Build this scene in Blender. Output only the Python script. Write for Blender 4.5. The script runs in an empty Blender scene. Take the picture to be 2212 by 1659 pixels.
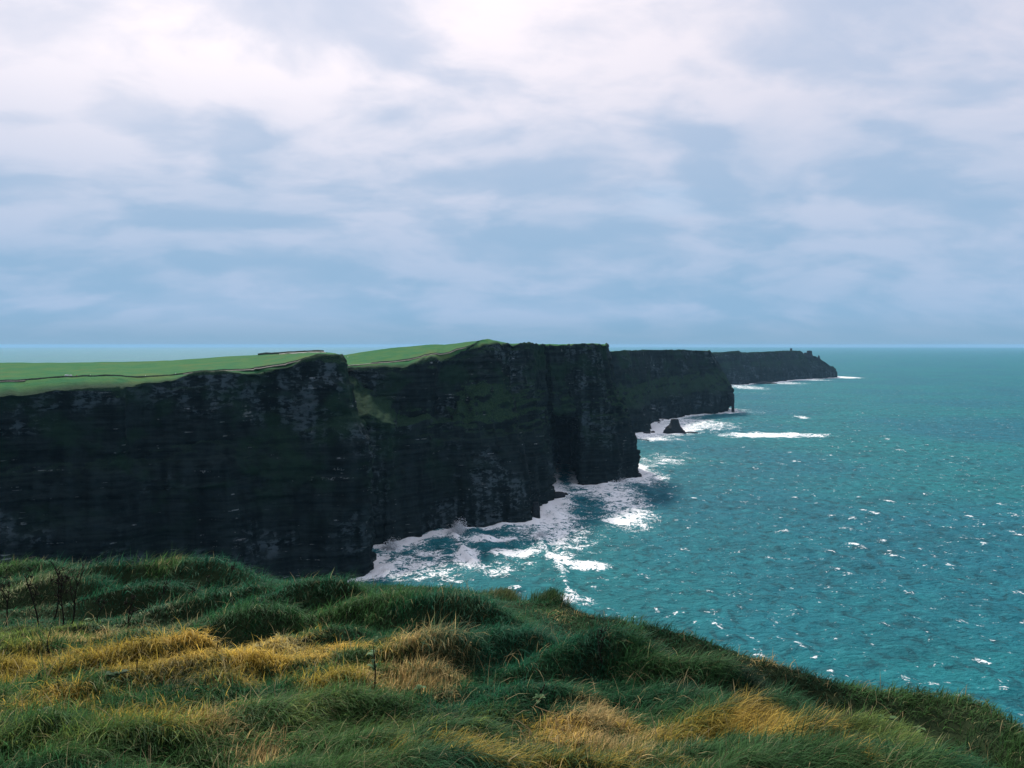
import bpy, math
import numpy as np
from mathutils import Vector

# ------------------------------------------------------------------ camera, sky, sun, exposure
SC = bpy.context.scene
COL = SC.collection
EYE = 180.0                      # eye height above the sea (m)
F, CX, HR = 1722.0, 1106.0, 745.0  # focal length, centre column, horizon row of the photograph (at 2212 px width)

cam_d = bpy.data.cameras.new('camera')
cam = bpy.data.objects.new('camera', cam_d)
COL.objects.link(cam)
cam.location = (0, 0, EYE)
cam.rotation_euler = (math.radians(90), 0, 0)
cam_d.sensor_width = 36.0
cam_d.lens = 36.0 * F / 2212.0
cam_d.shift_y = (HR - 829.5) / 2212.0
cam_d.clip_start = 0.1
cam_d.clip_end = 120000.0
SC.camera = cam

SUN_EL, SUN_AZ = math.radians(45), math.radians(-22)     # azimuth from +Y towards +X
SUN_DIR = Vector((math.sin(SUN_AZ) * math.cos(SUN_EL), math.cos(SUN_AZ) * math.cos(SUN_EL), math.sin(SUN_EL)))

world = bpy.data.worlds.new('World')
SC.world = world
world.use_nodes = True


class NT:
    """small helper for node trees"""
    def __init__(self, tree):
        self.t = tree
        tree.nodes.clear()

    def n(self, kind, **kw):
        nd = self.t.nodes.new(kind)
        for k, v in kw.items():
            if k.startswith('i_'):
                nd.inputs[k[2:].replace('_', ' ')].default_value = v
            else:
                setattr(nd, k, v)
        return nd

    def l(self, a, b):
        self.t.links.new(a, b)

    def _set(self, sock, v):
        if v is None:
            return
        if hasattr(v, 'is_linked') or hasattr(v, 'node'):
            self.l(v, sock)
        else:
            sock.default_value = v

    def math(self, op, a, b=None, c=None, clamp=False):
        nd = self.t.nodes.new('ShaderNodeMath')
        nd.operation = op
        nd.use_clamp = clamp
        for s, v in zip(nd.inputs, (a, b, c)):
            self._set(s, v)
        return nd.outputs[0]

    def vmath(self, op, a, b=None, out=0):
        nd = self.t.nodes.new('ShaderNodeVectorMath')
        nd.operation = op
        self._set(nd.inputs[0], a)
        self._set(nd.inputs[1], b)
        return nd.outputs[out]

    def scale(self, a, s):
        nd = self.t.nodes.new('ShaderNodeVectorMath')
        nd.operation = 'SCALE'
        self._set(nd.inputs[0], a)
        self._set(nd.inputs['Scale'], s)
        return nd.outputs[0]

    def smooth(self, v, a, b, lo=0.0, hi=1.0):
        nd = self.t.nodes.new('ShaderNodeMapRange')
        nd.interpolation_type = 'SMOOTHSTEP'
        self._set(nd.inputs['Value'], v)
        self._set(nd.inputs['From Min'], a)
        self._set(nd.inputs['From Max'], b)
        self._set(nd.inputs['To Min'], lo)
        self._set(nd.inputs['To Max'], hi)
        return nd.outputs[0]

    def mix(self, f, a, b, kind='MIX'):
        nd = self.t.nodes.new('ShaderNodeMix')
        nd.data_type = 'RGBA'
        nd.blend_type = kind
        self._set(nd.inputs[0], f)
        self._set(nd.inputs[6], a if not isinstance(a, tuple) else (*a, 1)[:4])
        self._set(nd.inputs[7], b if not isinstance(b, tuple) else (*b, 1)[:4])
        return nd.outputs[2]

    def noise(self, vec, scale, detail=4, rough=0.5, dist=0.0, lac=2.0):
        nd = self.t.nodes.new('ShaderNodeTexNoise')
        self._set(nd.inputs['Vector'], vec)
        nd.inputs['Scale'].default_value = scale
        nd.inputs['Detail'].default_value = detail
        nd.inputs['Roughness'].default_value = rough
        nd.inputs['Distortion'].default_value = dist
        nd.inputs['Lacunarity'].default_value = lac
        return nd.outputs['Fac']

    def comb(self, x, y, z):
        nd = self.t.nodes.new('ShaderNodeCombineXYZ')
        for s, v in zip(nd.inputs, (x, y, z)):
            self._set(s, v)
        return nd.outputs[0]


def build_world():
    w = NT(world.node_tree)
    sky = w.n('ShaderNodeTexSky', sky_type='NISHITA', sun_disc=False)
    sky.sun_elevation = SUN_EL
    sky.sun_rotation = SUN_AZ
    sky.altitude = 180.0
    tc = w.n('ShaderNodeTexCoord')
    d = tc.outputs['Generated']
    sep = w.n('ShaderNodeSeparateXYZ')
    w.l(d, sep.inputs[0])
    z = w.math('MAXIMUM', sep.outputs[2], 0.0)
    # a cloud deck seen in perspective
    den = w.math('ADD', z, 0.30)
    u = w.math('DIVIDE', sep.outputs[0], den)
    v = w.math('DIVIDE', sep.outputs[1], den)
    ca, sa = math.cos(0.12), math.sin(0.12)
    uu = w.math('ADD', w.math('MULTIPLY', u, ca), w.math('MULTIPLY', v, sa))
    vv = w.math('SUBTRACT', w.math('MULTIPLY', v, ca), w.math('MULTIPLY', u, sa))
    p = w.comb(w.math('MULTIPLY', uu, 0.80), vv, 0.0)
    warp = w.n('ShaderNodeTexNoise')
    w.l(p, warp.inputs['Vector'])
    warp.inputs['Scale'].default_value = 1.3
    warp.inputs['Detail'].default_value = 3
    pw = w.vmath('ADD', p, w.scale(w.vmath('SUBTRACT', warp.outputs['Color'], (0.5, 0.5, 0.5)), 0.40))

    def density(q):
        big = w.noise(w.vmath('ADD', q, (1.3, 0.4, 2.0)), 1.25, 4, 0.5)
        mid = w.noise(w.vmath('ADD', q, (3.7, 1.2, 4.0)), 3.6, 6, 0.52, 0.0)
        return w.math('ADD', w.math('MULTIPLY', big, 0.55), w.math('MULTIPLY', mid, 0.55))
    s = density(pw)
    # the same deck a little nearer the sun: its difference lights one side of every billow
    sh = w.vmath('ADD', pw, (-0.07, 0.12, 0.0))
    s2 = density(sh)
    side = w.smooth(w.math('SUBTRACT', s, s2), -0.085, 0.085)
    lump = w.smooth(s, 0.42, 0.66)
    # light through the cloud deck gathers round the hidden sun
    dt = w.vmath('DOT_PRODUCT', d, tuple(SUN_DIR), 1)
    dt = w.math('MAXIMUM', dt, 0.0)
    glow = w.math('POWER', dt, 7.0)
    wide = w.math('POWER', dt, 2.5)
    elev = w.smooth(z, 0.0, 0.40)
    b = w.math('ADD', w.math('MULTIPLY', lump, 0.58), w.math('MULTIPLY', side, 0.52))
    low = w.mix(b, (0.235, 0.40, 0.585), (0.33, 0.46, 0.645))
    high = w.mix(b, (0.385, 0.475, 0.64), (0.64, 0.635, 0.735))
    c = w.mix(elev, low, high)
    c = w.mix(w.smooth(z, 0.045, 0.0, 0.0, 0.85), c, (0.205, 0.355, 0.505))
    lit = w.math('MULTIPLY', glow, w.math('ADD', 0.35, w.math('MULTIPLY', b, 0.65)))
    lit = w.math('MULTIPLY', lit, w.smooth(z, 0.08, 0.36))
    c = w.vmath('ADD', c, w.scale(w.comb(0.46, 0.37, 0.29), lit))
    c = w.vmath('ADD', c, w.scale(w.comb(0.10, 0.07, 0.05), w.math('MULTIPLY', wide, elev)))
    # thin gaps where the blue shows
    gap = w.noise(w.vmath('ADD', pw, (7.1, 2.3, 9.0)), 1.1, 4, 0.5)
    gap = w.math('MULTIPLY', w.smooth(gap, 0.60, 0.70), w.smooth(z, 0.12, 0.3))
    blue = w.scale(sky.outputs[0], 0.13)
    c2 = w.mix(w.math('MULTIPLY', gap, 0.7), c, blue)
    bg = w.n('ShaderNodeBackground')
    w.l(c2, bg.inputs['Color'])
    bg.inputs['Strength'].default_value = 1.0
    out = w.n('ShaderNodeOutputWorld')
    w.l(bg.outputs[0], out.inputs['Surface'])


build_world()

sun_d = bpy.data.lights.new('sun', 'SUN')
sun_d.energy = 4.2
sun_d.angle = math.radians(6)
sun_d.color = (1.0, 0.93, 0.82)
sun = bpy.data.objects.new('sun', sun_d)
COL.objects.link(sun)
sun.location = (0, 0, 400)
sun.rotation_euler = (-SUN_DIR).to_track_quat('-Z', 'Y').to_euler()

SC.view_settings.view_transform = 'Standard'
SC.view_settings.look = 'None'
SC.view_settings.exposure = 0.22
SC.view_settings.gamma = 1.0
SC.view_settings.use_curve_mapping = False
SC.render.engine = 'CYCLES'
SC.cycles.max_bounces = 4
SC.cycles.diffuse_bounces = 2
SC.cycles.transmission_bounces = 3
SC.cycles.volume_bounces = 0
SC.cycles.transparent_max_bounces = 8
SC.cycles.use_denoising = True

RNG = np.random.default_rng(7)


# ------------------------------------------------------------------ helpers
def W(px, row, D):
    """world point seen at a photograph position, D metres out"""
    return ((px - CX) / F * D, D, EYE - (row - HR) / F * D)


def SEA(px, row):
    """point of the sea surface (z = 0) seen at a photograph position"""
    D = EYE * F / (row - HR)
    return ((px - CX) / F * D, D, 0.0)


def hash3(i, j, k, seed):
    h = (i.astype(np.int64) * 374761393 + j.astype(np.int64) * 668265263 + k.astype(np.int64) * 2147483647 + seed * 974634777) & 0xFFFFFFFF
    h = ((h ^ (h >> 13)) * 1274126177) & 0xFFFFFFFF
    h = ((h ^ (h >> 16)) * 2246822519) & 0xFFFFFFFF
    return ((h ^ (h >> 15)) & 0xFFFFFF) / float(0xFFFFFF)


def vnoise(x, y, z, seed=0):
    """value noise in -1..1"""
    xi, yi, zi = np.floor(x), np.floor(y), np.floor(z)
    fx, fy, fz = x - xi, y - yi, z - zi
    fx, fy, fz = (f * f * f * (f * (f * 6 - 15) + 10) for f in (fx, fy, fz))
    xi, yi, zi = xi.astype(np.int64), yi.astype(np.int64), zi.astype(np.int64)
    r = 0
    for a in (0, 1):
        wa = fx if a else 1 - fx
        for b in (0, 1):
            wb = fy if b else 1 - fy
            for c in (0, 1):
                wc = fz if c else 1 - fz
                r = r + wa * wb * wc * hash3(xi + a, yi + b, zi + c, seed)
    return r * 2 - 1


def fbm(x, y, z, octv=4, seed=0, gain=0.5):
    r, a, n = 0, 1.0, 0.0
    x, y, z = np.broadcast_arrays(np.asarray(x, float), np.asarray(y, float), np.asarray(z, float))
    for o in range(octv):
        r = r + a * vnoise(x * 2 ** o + 17.3 * o, y * 2 ** o + 5.1 * o, z * 2 ** o, seed + o)
        n += a
        a *= gain
    return r / n


def sstep(v, a, b):
    t = np.clip((v - a) / (b - a), 0, 1)
    return t * t * (3 - 2 * t)


def mesh_np(name, verts, quads=None, tris=None, mat=None, smooth=False, attrs=None, parent=None, link=True):
    me = bpy.data.meshes.new(name)
    verts = np.ascontiguousarray(verts, dtype=np.float32)
    me.vertices.add(len(verts))
    me.vertices.foreach_set('co', verts.ravel())
    parts, starts, n = [], [], 0
    for arr, k in ((quads, 4), (tris, 3)):
        if arr is not None and len(arr):
            arr = np.asarray(arr, dtype=np.int32)
            parts.append(arr.ravel())
            starts.append(n + np.arange(len(arr), dtype=np.int32) * k)
            n += len(arr) * k
    loops = np.concatenate(parts)
    starts = np.concatenate(starts)
    me.loops.add(len(loops))
    me.loops.foreach_set('vertex_index', loops)
    me.polygons.add(len(starts))
    me.polygons.foreach_set('loop_start', starts)
    me.update(calc_edges=True)
    if attrs:
        for an, (kind, data) in attrs.items():
            at = me.attributes.new(an, kind, 'POINT')
            at.data.foreach_set('color' if kind == 'FLOAT_COLOR' else 'value', np.ascontiguousarray(data, dtype=np.float32).ravel())
    if smooth:
        me.polygons.foreach_set('use_smooth', np.ones(len(starts), dtype=bool))
    if mat:
        me.materials.append(mat)
    o = bpy.data.objects.new(name, me)
    if link:
        COL.objects.link(o)
    if parent is not None:
        o.parent = parent
    return o


def tag(o, label=None, cat=None, group=None, kind=None):
    if label:
        o['label'] = label
    if cat:
        o['category'] = cat
    if group:
        o['group'] = group
    if kind:
        o['kind'] = kind
    return o


def empty(name, loc=(0, 0, 0), rz=0.0):
    o = bpy.data.objects.new(name, None)
    COL.objects.link(o)
    o.location = loc
    o.rotation_euler = (0, 0, rz)
    return o


def grid_quads(R, C, wrap=False):
    i = np.arange(R - 1)[:, None]
    j = np.arange(C if wrap else C - 1)[None, :]
    a = i * C + j
    b = i * C + (j + 1) % C
    return np.stack([a, b, b + C, a + C], -1).reshape(-1, 4)


def tube(pts, radii, sides=6):
    """closed tapered tube as verts, quads, tris"""
    pts = np.asarray(pts, float)
    n = len(pts)
    tan = np.gradient(pts, axis=0)
    tan /= np.linalg.norm(tan, axis=1, keepdims=True) + 1e-9
    ref = np.where(np.abs(tan[:, 2:3]) > 0.9, np.array([[1.0, 0, 0]]), np.array([[0, 0, 1.0]]))
    a = np.cross(tan, ref)
    a /= np.linalg.norm(a, axis=1, keepdims=True) + 1e-9
    b = np.cross(tan, a)
    ang = np.linspace(0, 2 * np.pi, sides, endpoint=False)
    ring = pts[:, None] + np.asarray(radii)[:, None, None] * (np.cos(ang)[None, :, None] * a[:, None] + np.sin(ang)[None, :, None] * b[:, None])
    v = np.concatenate([ring.reshape(-1, 3), pts[:1], pts[-1:]])
    q = grid_quads(n, sides, True)
    t = [[n * sides, (k + 1) % sides, k] for k in range(sides)] + [[n * sides + 1, (n - 1) * sides + k, (n - 1) * sides + (k + 1) % sides] for k in range(sides)]
    return v, q, np.array(t)


class MB:
    """collects shapes into one mesh"""
    def __init__(self):
        self.v, self.q, self.t, self.n = [], [], [], 0

    def add(self, v, q=None, t=None):
        v = np.asarray(v, float)
        self.v.append(v)
        if q is not None and len(q):
            self.q.append(np.asarray(q) + self.n)
        if t is not None and len(t):
            self.t.append(np.asarray(t) + self.n)
        self.n += len(v)
        return self

    def box(self, lo, hi):
        (x0, y0, z0), (x1, y1, z1) = lo, hi
        v = [(x0, y0, z0), (x1, y0, z0), (x1, y1, z0), (x0, y1, z0), (x0, y0, z1), (x1, y0, z1), (x1, y1, z1), (x0, y1, z1)]
        q = [(0, 3, 2, 1), (4, 5, 6, 7), (0, 1, 5, 4), (1, 2, 6, 5), (2, 3, 7, 6), (3, 0, 4, 7)]
        return self.add(v, q)

    def tube(self, pts, radii, sides=6):
        return self.add(*tube(pts, radii, sides))

    def build(self, name, mat, parent=None, smooth=False, link=True):
        return mesh_np(name, np.concatenate(self.v), np.concatenate(self.q) if self.q else None,
                       np.concatenate(self.t) if self.t else None, mat, smooth, None, parent, link)


# ------------------------------------------------------------------ materials
def new_mat(name):
    m = bpy.data.materials.new(name)
    m.use_nodes = True
    return m, NT(m.node_tree)


def simple_mat(name, color, rough=0.8, vary=0.25, scale=3.0):
    m, t = new_mat(name)
    geo = t.n('ShaderNodeNewGeometry')
    n = t.noise(geo.outputs['Position'], scale, 4, 0.6)
    c = t.mix(t.smooth(n, 0.3, 0.7), tuple(k * (1 - vary) for k in color), tuple(min(1, k * (1 + vary)) for k in color))
    b = t.n('ShaderNodeBsdfPrincipled')
    t.l(c, b.inputs['Base Color'])
    b.inputs['Roughness'].default_value = rough
    b.inputs['Specular IOR Level'].default_value = 0.05
    o = t.n('ShaderNodeOutputMaterial')
    t.l(b.outputs[0], o.inputs['Surface'])
    return m


def cliff_mat(name, res=1.0, rock_gain=1.0):
    """dark layered shale with turf on whatever lies flat enough"""
    m, t = new_mat(name)
    geo = t.n('ShaderNodeNewGeometry')
    pos = geo.outputs['Position']
    sp = t.n('ShaderNodeSeparateXYZ')
    t.l(pos, sp.inputs[0])
    sn = t.n('ShaderNodeSeparateXYZ')
    t.l(geo.outputs['Normal'], sn.inputs[0])
    turf = t.n('ShaderNodeAttribute', attribute_name='turf').outputs['Fac']
    # layered coordinates: beds are long sideways and thin upwards
    bed = t.vmath('MULTIPLY', pos, (0.012 / res, 0.012 / res, 0.36 / res))
    blk = t.vmath('MULTIPLY', pos, (0.16 / res, 0.16 / res, 0.34 / res))
    nb = t.noise(bed, 1.0, 6, 0.62, 0.25)
    nk = t.noise(blk, 1.0, 5, 0.6, 0.4)
    large = t.noise(t.vmath('MULTIPLY', pos, (0.012, 0.012, 0.016)), 1.0, 4, 0.55, 0.3)
    streak = t.noise(t.vmath('MULTIPLY', pos, (0.10, 0.10, 0.012)), 1.0, 5, 0.6, 0.2)
    g = rock_gain
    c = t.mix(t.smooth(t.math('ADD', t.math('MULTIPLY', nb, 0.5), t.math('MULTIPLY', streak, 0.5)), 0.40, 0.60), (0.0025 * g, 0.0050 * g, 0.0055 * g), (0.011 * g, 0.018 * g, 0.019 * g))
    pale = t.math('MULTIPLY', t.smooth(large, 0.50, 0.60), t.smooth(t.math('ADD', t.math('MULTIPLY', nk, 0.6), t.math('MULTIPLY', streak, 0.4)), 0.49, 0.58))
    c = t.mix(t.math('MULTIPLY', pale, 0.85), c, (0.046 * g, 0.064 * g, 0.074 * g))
    # broken pale beds and streaked ledges
    line = t.math('MULTIPLY', t.smooth(t.noise(t.vmath('MULTIPLY', pos, (0.02, 0.02, 0.55 / res)), 1.0, 2, 0.5), 0.62, 0.68),
                  t.smooth(t.noise(t.vmath('MULTIPLY', pos, (0.09, 0.09, 0.05)), 1.0, 5, 0.7), 0.55, 0.64))
    c = t.mix(t.math('MULTIPLY', line, 0.75), c, (0.19 * g, 0.21 * g, 0.22 * g))
    # thin growth on the ledges of the upper cliff
    algae = t.math('MULTIPLY', t.smooth(t.noise(t.vmath('MULTIPLY', pos, (0.02, 0.02, 0.03)), 1.0, 4, 0.6), 0.48, 0.62), t.smooth(sp.outputs[2], 25, 90))
    c = t.mix(t.math('MULTIPLY', algae, 0.75), c, (0.010, 0.028, 0.015))
    # turf
    gn = t.noise(pos, 0.06, 6, 0.6, 0.2)
    gf = t.noise(pos, 0.7, 5, 0.65)
    grass = t.mix(t.smooth(gn, 0.35, 0.66), (0.022, 0.115, 0.044), (0.048, 0.130, 0.042))
    dry = t.noise(t.vmath('ADD', pos, (30, 0, 0)), 0.022, 5, 0.55, 0.3)
    grass = t.mix(t.smooth(dry, 0.50, 0.68, 0, 0.5), grass, (0.105, 0.115, 0.036))
    grass = t.mix(t.smooth(gf, 0.5, 0.8, 0, 0.5), grass, (0.03, 0.075, 0.035))
    rough_turf = t.mix(t.smooth(gf, 0.35, 0.65), (0.007, 0.021, 0.012), (0.021, 0.046, 0.023))
    turf_col = t.mix(t.smooth(turf, 1.02, 1.4), rough_turf, grass)
    slope = t.math('ADD', sn.outputs[2], t.math('MULTIPLY', t.math('SUBTRACT', gf, 0.5), 0.7))
    tm = t.math('MULTIPLY', t.smooth(slope, 0.34, 0.56), t.smooth(turf, 0.25, 0.6))
    tm = t.math('MULTIPLY', tm, t.smooth(sp.outputs[2], 20, 45))
    c = t.mix(tm, c, turf_col)
    b = t.n('ShaderNodeBsdfPrincipled')
    t.l(c, b.inputs['Base Color'])
    b.inputs['Roughness'].default_value = 0.85
    b.inputs['Specular IOR Level'].default_value = 0.02
    bh = t.math('ADD', t.math('MULTIPLY', nb, 0.9), t.math('MULTIPLY', nk, 1.5))
    bp = t.n('ShaderNodeBump', i_Strength=0.6, i_Distance=1.8 * res)
    t.l(bh, bp.inputs['Height'])
    t.l(bp.outputs[0], b.inputs['Normal'])
    o = t.n('ShaderNodeOutputMaterial')
    t.l(b.outputs[0], o.inputs['Surface'])
    return m


def sea_mat():
    m, t = new_mat('sea_water')
    geo = t.n('ShaderNodeNewGeometry')
    pos = geo.outputs['Position']
    foam = t.n('ShaderNodeAttribute', attribute_name='foam').outputs['Fac']
    cap = t.n('ShaderNodeAttribute', attribute_name='cap').outputs['Fac']
    big = t.noise(pos, 0.0022, 4, 0.5, 0.4)
    med = t.noise(t.vmath('MULTIPLY', pos, (0.012, 0.02, 0.02)), 1.0, 5, 0.6, 0.3)
    chop = t.noise(t.vmath('MULTIPLY', pos, (0.10, 0.075, 0.1)), 1.0, 6, 0.66, 0.6)
    c = t.mix(t.smooth(big, 0.38, 0.62), (0.006, 0.130, 0.180), (0.006, 0.160, 0.180))
    c = t.mix(t.smooth(med, 0.40, 0.70, 0, 0.4), c, (0.002, 0.085, 0.112))
    swell = t.noise(t.vmath('MULTIPLY', pos, (0.010, 0.030, 0.02)), 1.0, 3, 0.5, 0.6)
    c = t.mix(t.smooth(swell, 0.48, 0.64, 0, 0.35), c, (0.002, 0.070, 0.098))
    c = t.mix(t.smooth(chop, 0.50, 0.64, 0, 0.75), c, (0.002, 0.055, 0.072))  # shaded faces of the waves painted into the water colour as dark flecks
    c = t.mix(t.smooth(chop, 0.46, 0.34, 0, 0.5), c, (0.018, 0.215, 0.250))  # light showing through the crests, painted in as paler teal
    # foam: lacy where thin, solid where thick
    w1 = t.n('ShaderNodeTexNoise')
    t.l(pos, w1.inputs['Vector'])
    w1.inputs['Scale'].default_value = 0.07
    w1.inputs['Detail'].default_value = 3
    wp = t.vmath('ADD', pos, t.scale(t.vmath('SUBTRACT', w1.outputs['Color'], (0.5, 0.5, 0.5)), 13.0))
    lace = t.noise(t.vmath('MULTIPLY', wp, (0.17, 0.13, 0.1)), 1.0, 6, 0.66, 0.8)
    ridge = t.math('SUBTRACT', 1.0, t.math('MULTIPLY', t.math('ABSOLUTE', t.math('SUBTRACT', lace, 0.5)), 5.0))
    patch = t.noise(t.vmath('MULTIPLY', wp, (0.052, 0.050, 0.1)), 1.0, 7, 0.68, 0.5)
    lv = t.math('ADD', t.math('MULTIPLY', t.math('SUBTRACT', patch, 0.5), 1.15), t.math('MULTIPLY', t.math('SUBTRACT', ridge, 0.5), 0.34))
    lv = t.math('ADD', lv, t.math('MULTIPLY', t.math('SUBTRACT', lace, 0.5), 1.0))
    tiny = t.noise(t.vmath('MULTIPLY', wp, (0.50, 0.42, 0.2)), 1.0, 4, 0.65, 0.6)
    lv = t.math('ADD', lv, t.math('MULTIPLY', t.math('SUBTRACT', tiny, 0.5), 0.9))
    thr = t.math('SUBTRACT', 0.58, t.math('MULTIPLY', foam, 0.92))
    fm = t.smooth(lv, thr, t.math('ADD', thr, 0.16))
    # whitecaps on breaking crests
    cn = t.noise(t.vmath('MULTIPLY', pos, (0.085, 0.075, 0.1)), 1.0, 7, 0.66, 0.5)
    cf = t.noise(t.vmath('MULTIPLY', wp, (0.42, 0.36, 0.1)), 1.0, 4, 0.65)
    cm = t.smooth(t.math('ADD', t.math('ADD', t.math('MULTIPLY', cap, 0.30), t.math('MULTIPLY', t.math('SUBTRACT', cn, 0.5), 1.2)), t.math('MULTIPLY', t.math('SUBTRACT', cf, 0.5), 0.9)), 0.19, 0.34)
    fm = t.math('MAXIMUM', fm, t.math('MULTIPLY', cm, 0.85))
    milky = t.math('MULTIPLY', t.smooth(foam, 0.25, 0.8), 0.35)
    c = t.mix(milky, c, (0.05, 0.22, 0.26))
    b = t.n('ShaderNodeBsdfPrincipled')
    t.l(c, b.inputs['Base Color'])
    b.inputs['IOR'].default_value = 1.33
    b.inputs['Roughness'].default_value = 0.7
    b.inputs['Specular IOR Level'].default_value = 0.22
    h1 = t.noise(t.vmath('MULTIPLY', pos, (0.16, 0.24, 0.2)), 1.0, 6, 0.62, 0.4)
    bp = t.n('ShaderNodeBump', i_Strength=1.0, i_Distance=4.5)
    t.l(h1, bp.inputs['Height'])
    t.l(bp.outputs[0], b.inputs['Normal'])
    fb = t.n('ShaderNodeBsdfPrincipled')
    fb.inputs['Base Color'].default_value = (0.88, 0.91, 0.93, 1)
    fb.inputs['Roughness'].default_value = 0.9
    fb.inputs['Specular IOR Level'].default_value = 0.1
    fbp = t.n('ShaderNodeBump', i_Strength=0.8, i_Distance=1.5)
    t.l(lv, fbp.inputs['Height'])
    t.l(fbp.outputs[0], fb.inputs['Normal'])
    mx = t.n('ShaderNodeMixShader')
    t.l(fm, mx.inputs[0])
    t.l(b.outputs[0], mx.inputs[1])
    t.l(fb.outputs[0], mx.inputs[2])
    o = t.n('ShaderNodeOutputMaterial')
    t.l(mx.outputs[0], o.inputs['Surface'])
    return m


def blade_mat(name='grass_blade'):
    m, t = new_mat(name)
    a = t.n('ShaderNodeAttribute', attribute_name='col').outputs['Color']
    d = t.n('ShaderNodeBsdfPrincipled')
    t.l(a, d.inputs['Base Color'])
    d.inputs['Roughness'].default_value = 0.55
    d.inputs['Specular IOR Level'].default_value = 0.08
    tr = t.n('ShaderNodeBsdfTranslucent')
    t.l(a, tr.inputs['Color'])
    mx = t.n('ShaderNodeMixShader')
    mx.inputs[0].default_value = 0.45
    t.l(d.outputs[0], mx.inputs[1])
    t.l(tr.outputs[0], mx.inputs[2])
    o = t.n('ShaderNodeOutputMaterial')
    t.l(mx.outputs[0], o.inputs['Surface'])
    return m


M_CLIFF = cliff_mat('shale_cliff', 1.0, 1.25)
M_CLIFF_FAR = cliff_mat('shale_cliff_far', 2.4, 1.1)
M_SEA = sea_mat()
M_BLADE = blade_mat()
M_SOIL = simple_mat('turf_soil', (0.022, 0.035, 0.016), 0.95, 0.4, 2.0)
M_ROCK = simple_mat('wet_black_rock', (0.018, 0.022, 0.026), 0.6, 0.5, 0.4)
M_PATH = simple_mat('gravel_path', (0.22, 0.21, 0.18), 0.95, 0.3, 0.6)
M_WALL = simple_mat('flagstone_wall', (0.045, 0.060, 0.048), 0.9, 0.5, 0.8)
M_PALESTONE = simple_mat('pale_stone', (0.42, 0.41, 0.38), 0.9, 0.3, 0.8)
M_STALK = simple_mat('dead_stalk', (0.016, 0.014, 0.012), 0.8, 0.4, 30.0)
M_STRAW = simple_mat('straw_stem', (0.30, 0.22, 0.11), 0.8, 0.3, 30.0)
M_LEAF = simple_mat('pale_leaf', (0.055, 0.105, 0.045), 0.6, 0.3, 20.0)
M_SPRAY = simple_mat('spray_water', (0.82, 0.86, 0.90), 0.9, 0.05, 1.0)
M_TOWER = simple_mat('tower_stone', (0.075, 0.08, 0.085), 0.9, 0.3, 0.5)
M_WHITE = simple_mat('white_board', (0.75, 0.75, 0.72), 0.7, 0.05, 2.0)
M_WOOL = simple_mat('sheep_wool', (0.70, 0.67, 0.60), 0.95, 0.1, 6.0)
M_DARKSKIN = simple_mat('sheep_face', (0.03, 0.028, 0.025), 0.9, 0.2, 6.0)


# ------------------------------------------------------------------ the cliffs
def fill(c):
    """complete a section: [base, low, bench_outer, bench_inner, edge, path, crest, beyond, far]"""
    b = np.array(c['base'], float)
    e = np.array(c['edge'], float)
    H = e[2]
    bo = np.array(c.get('bo', (b[0] + (e[0] - b[0]) * .45, b[1] + (e[1] - b[1]) * .45, H * .55)), float)
    bi = np.array(c.get('bi', (b[0] + (e[0] - b[0]) * .78, b[1] + (e[1] - b[1]) * .78, H * .68)), float)
    low = np.array(c.get('low', (b[0] * .6 + bo[0] * .4, b[1] * .6 + bo[1] * .4, bo[2] * .5)), float)
    pa = np.array(c.get('path', (e[0] - 3, e[1] + 12, e[2] - 1.2)), float)
    cr = np.array(c.get('crest', (pa[0] - 12, pa[1] + 45, pa[2] - 4.0)), float)
    s = c.get('shift', 1.0)
    be = cr + np.array((-110 * s, 230, -24))
    fa = np.array((cr[0] - 420 * s, cr[1] + 620, -12.0))
    return np.array([(b[0], b[1], -9.0), low, bo, bi, e, pa, cr, be, fa])


SHORE = []
LOFTS = {}


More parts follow.
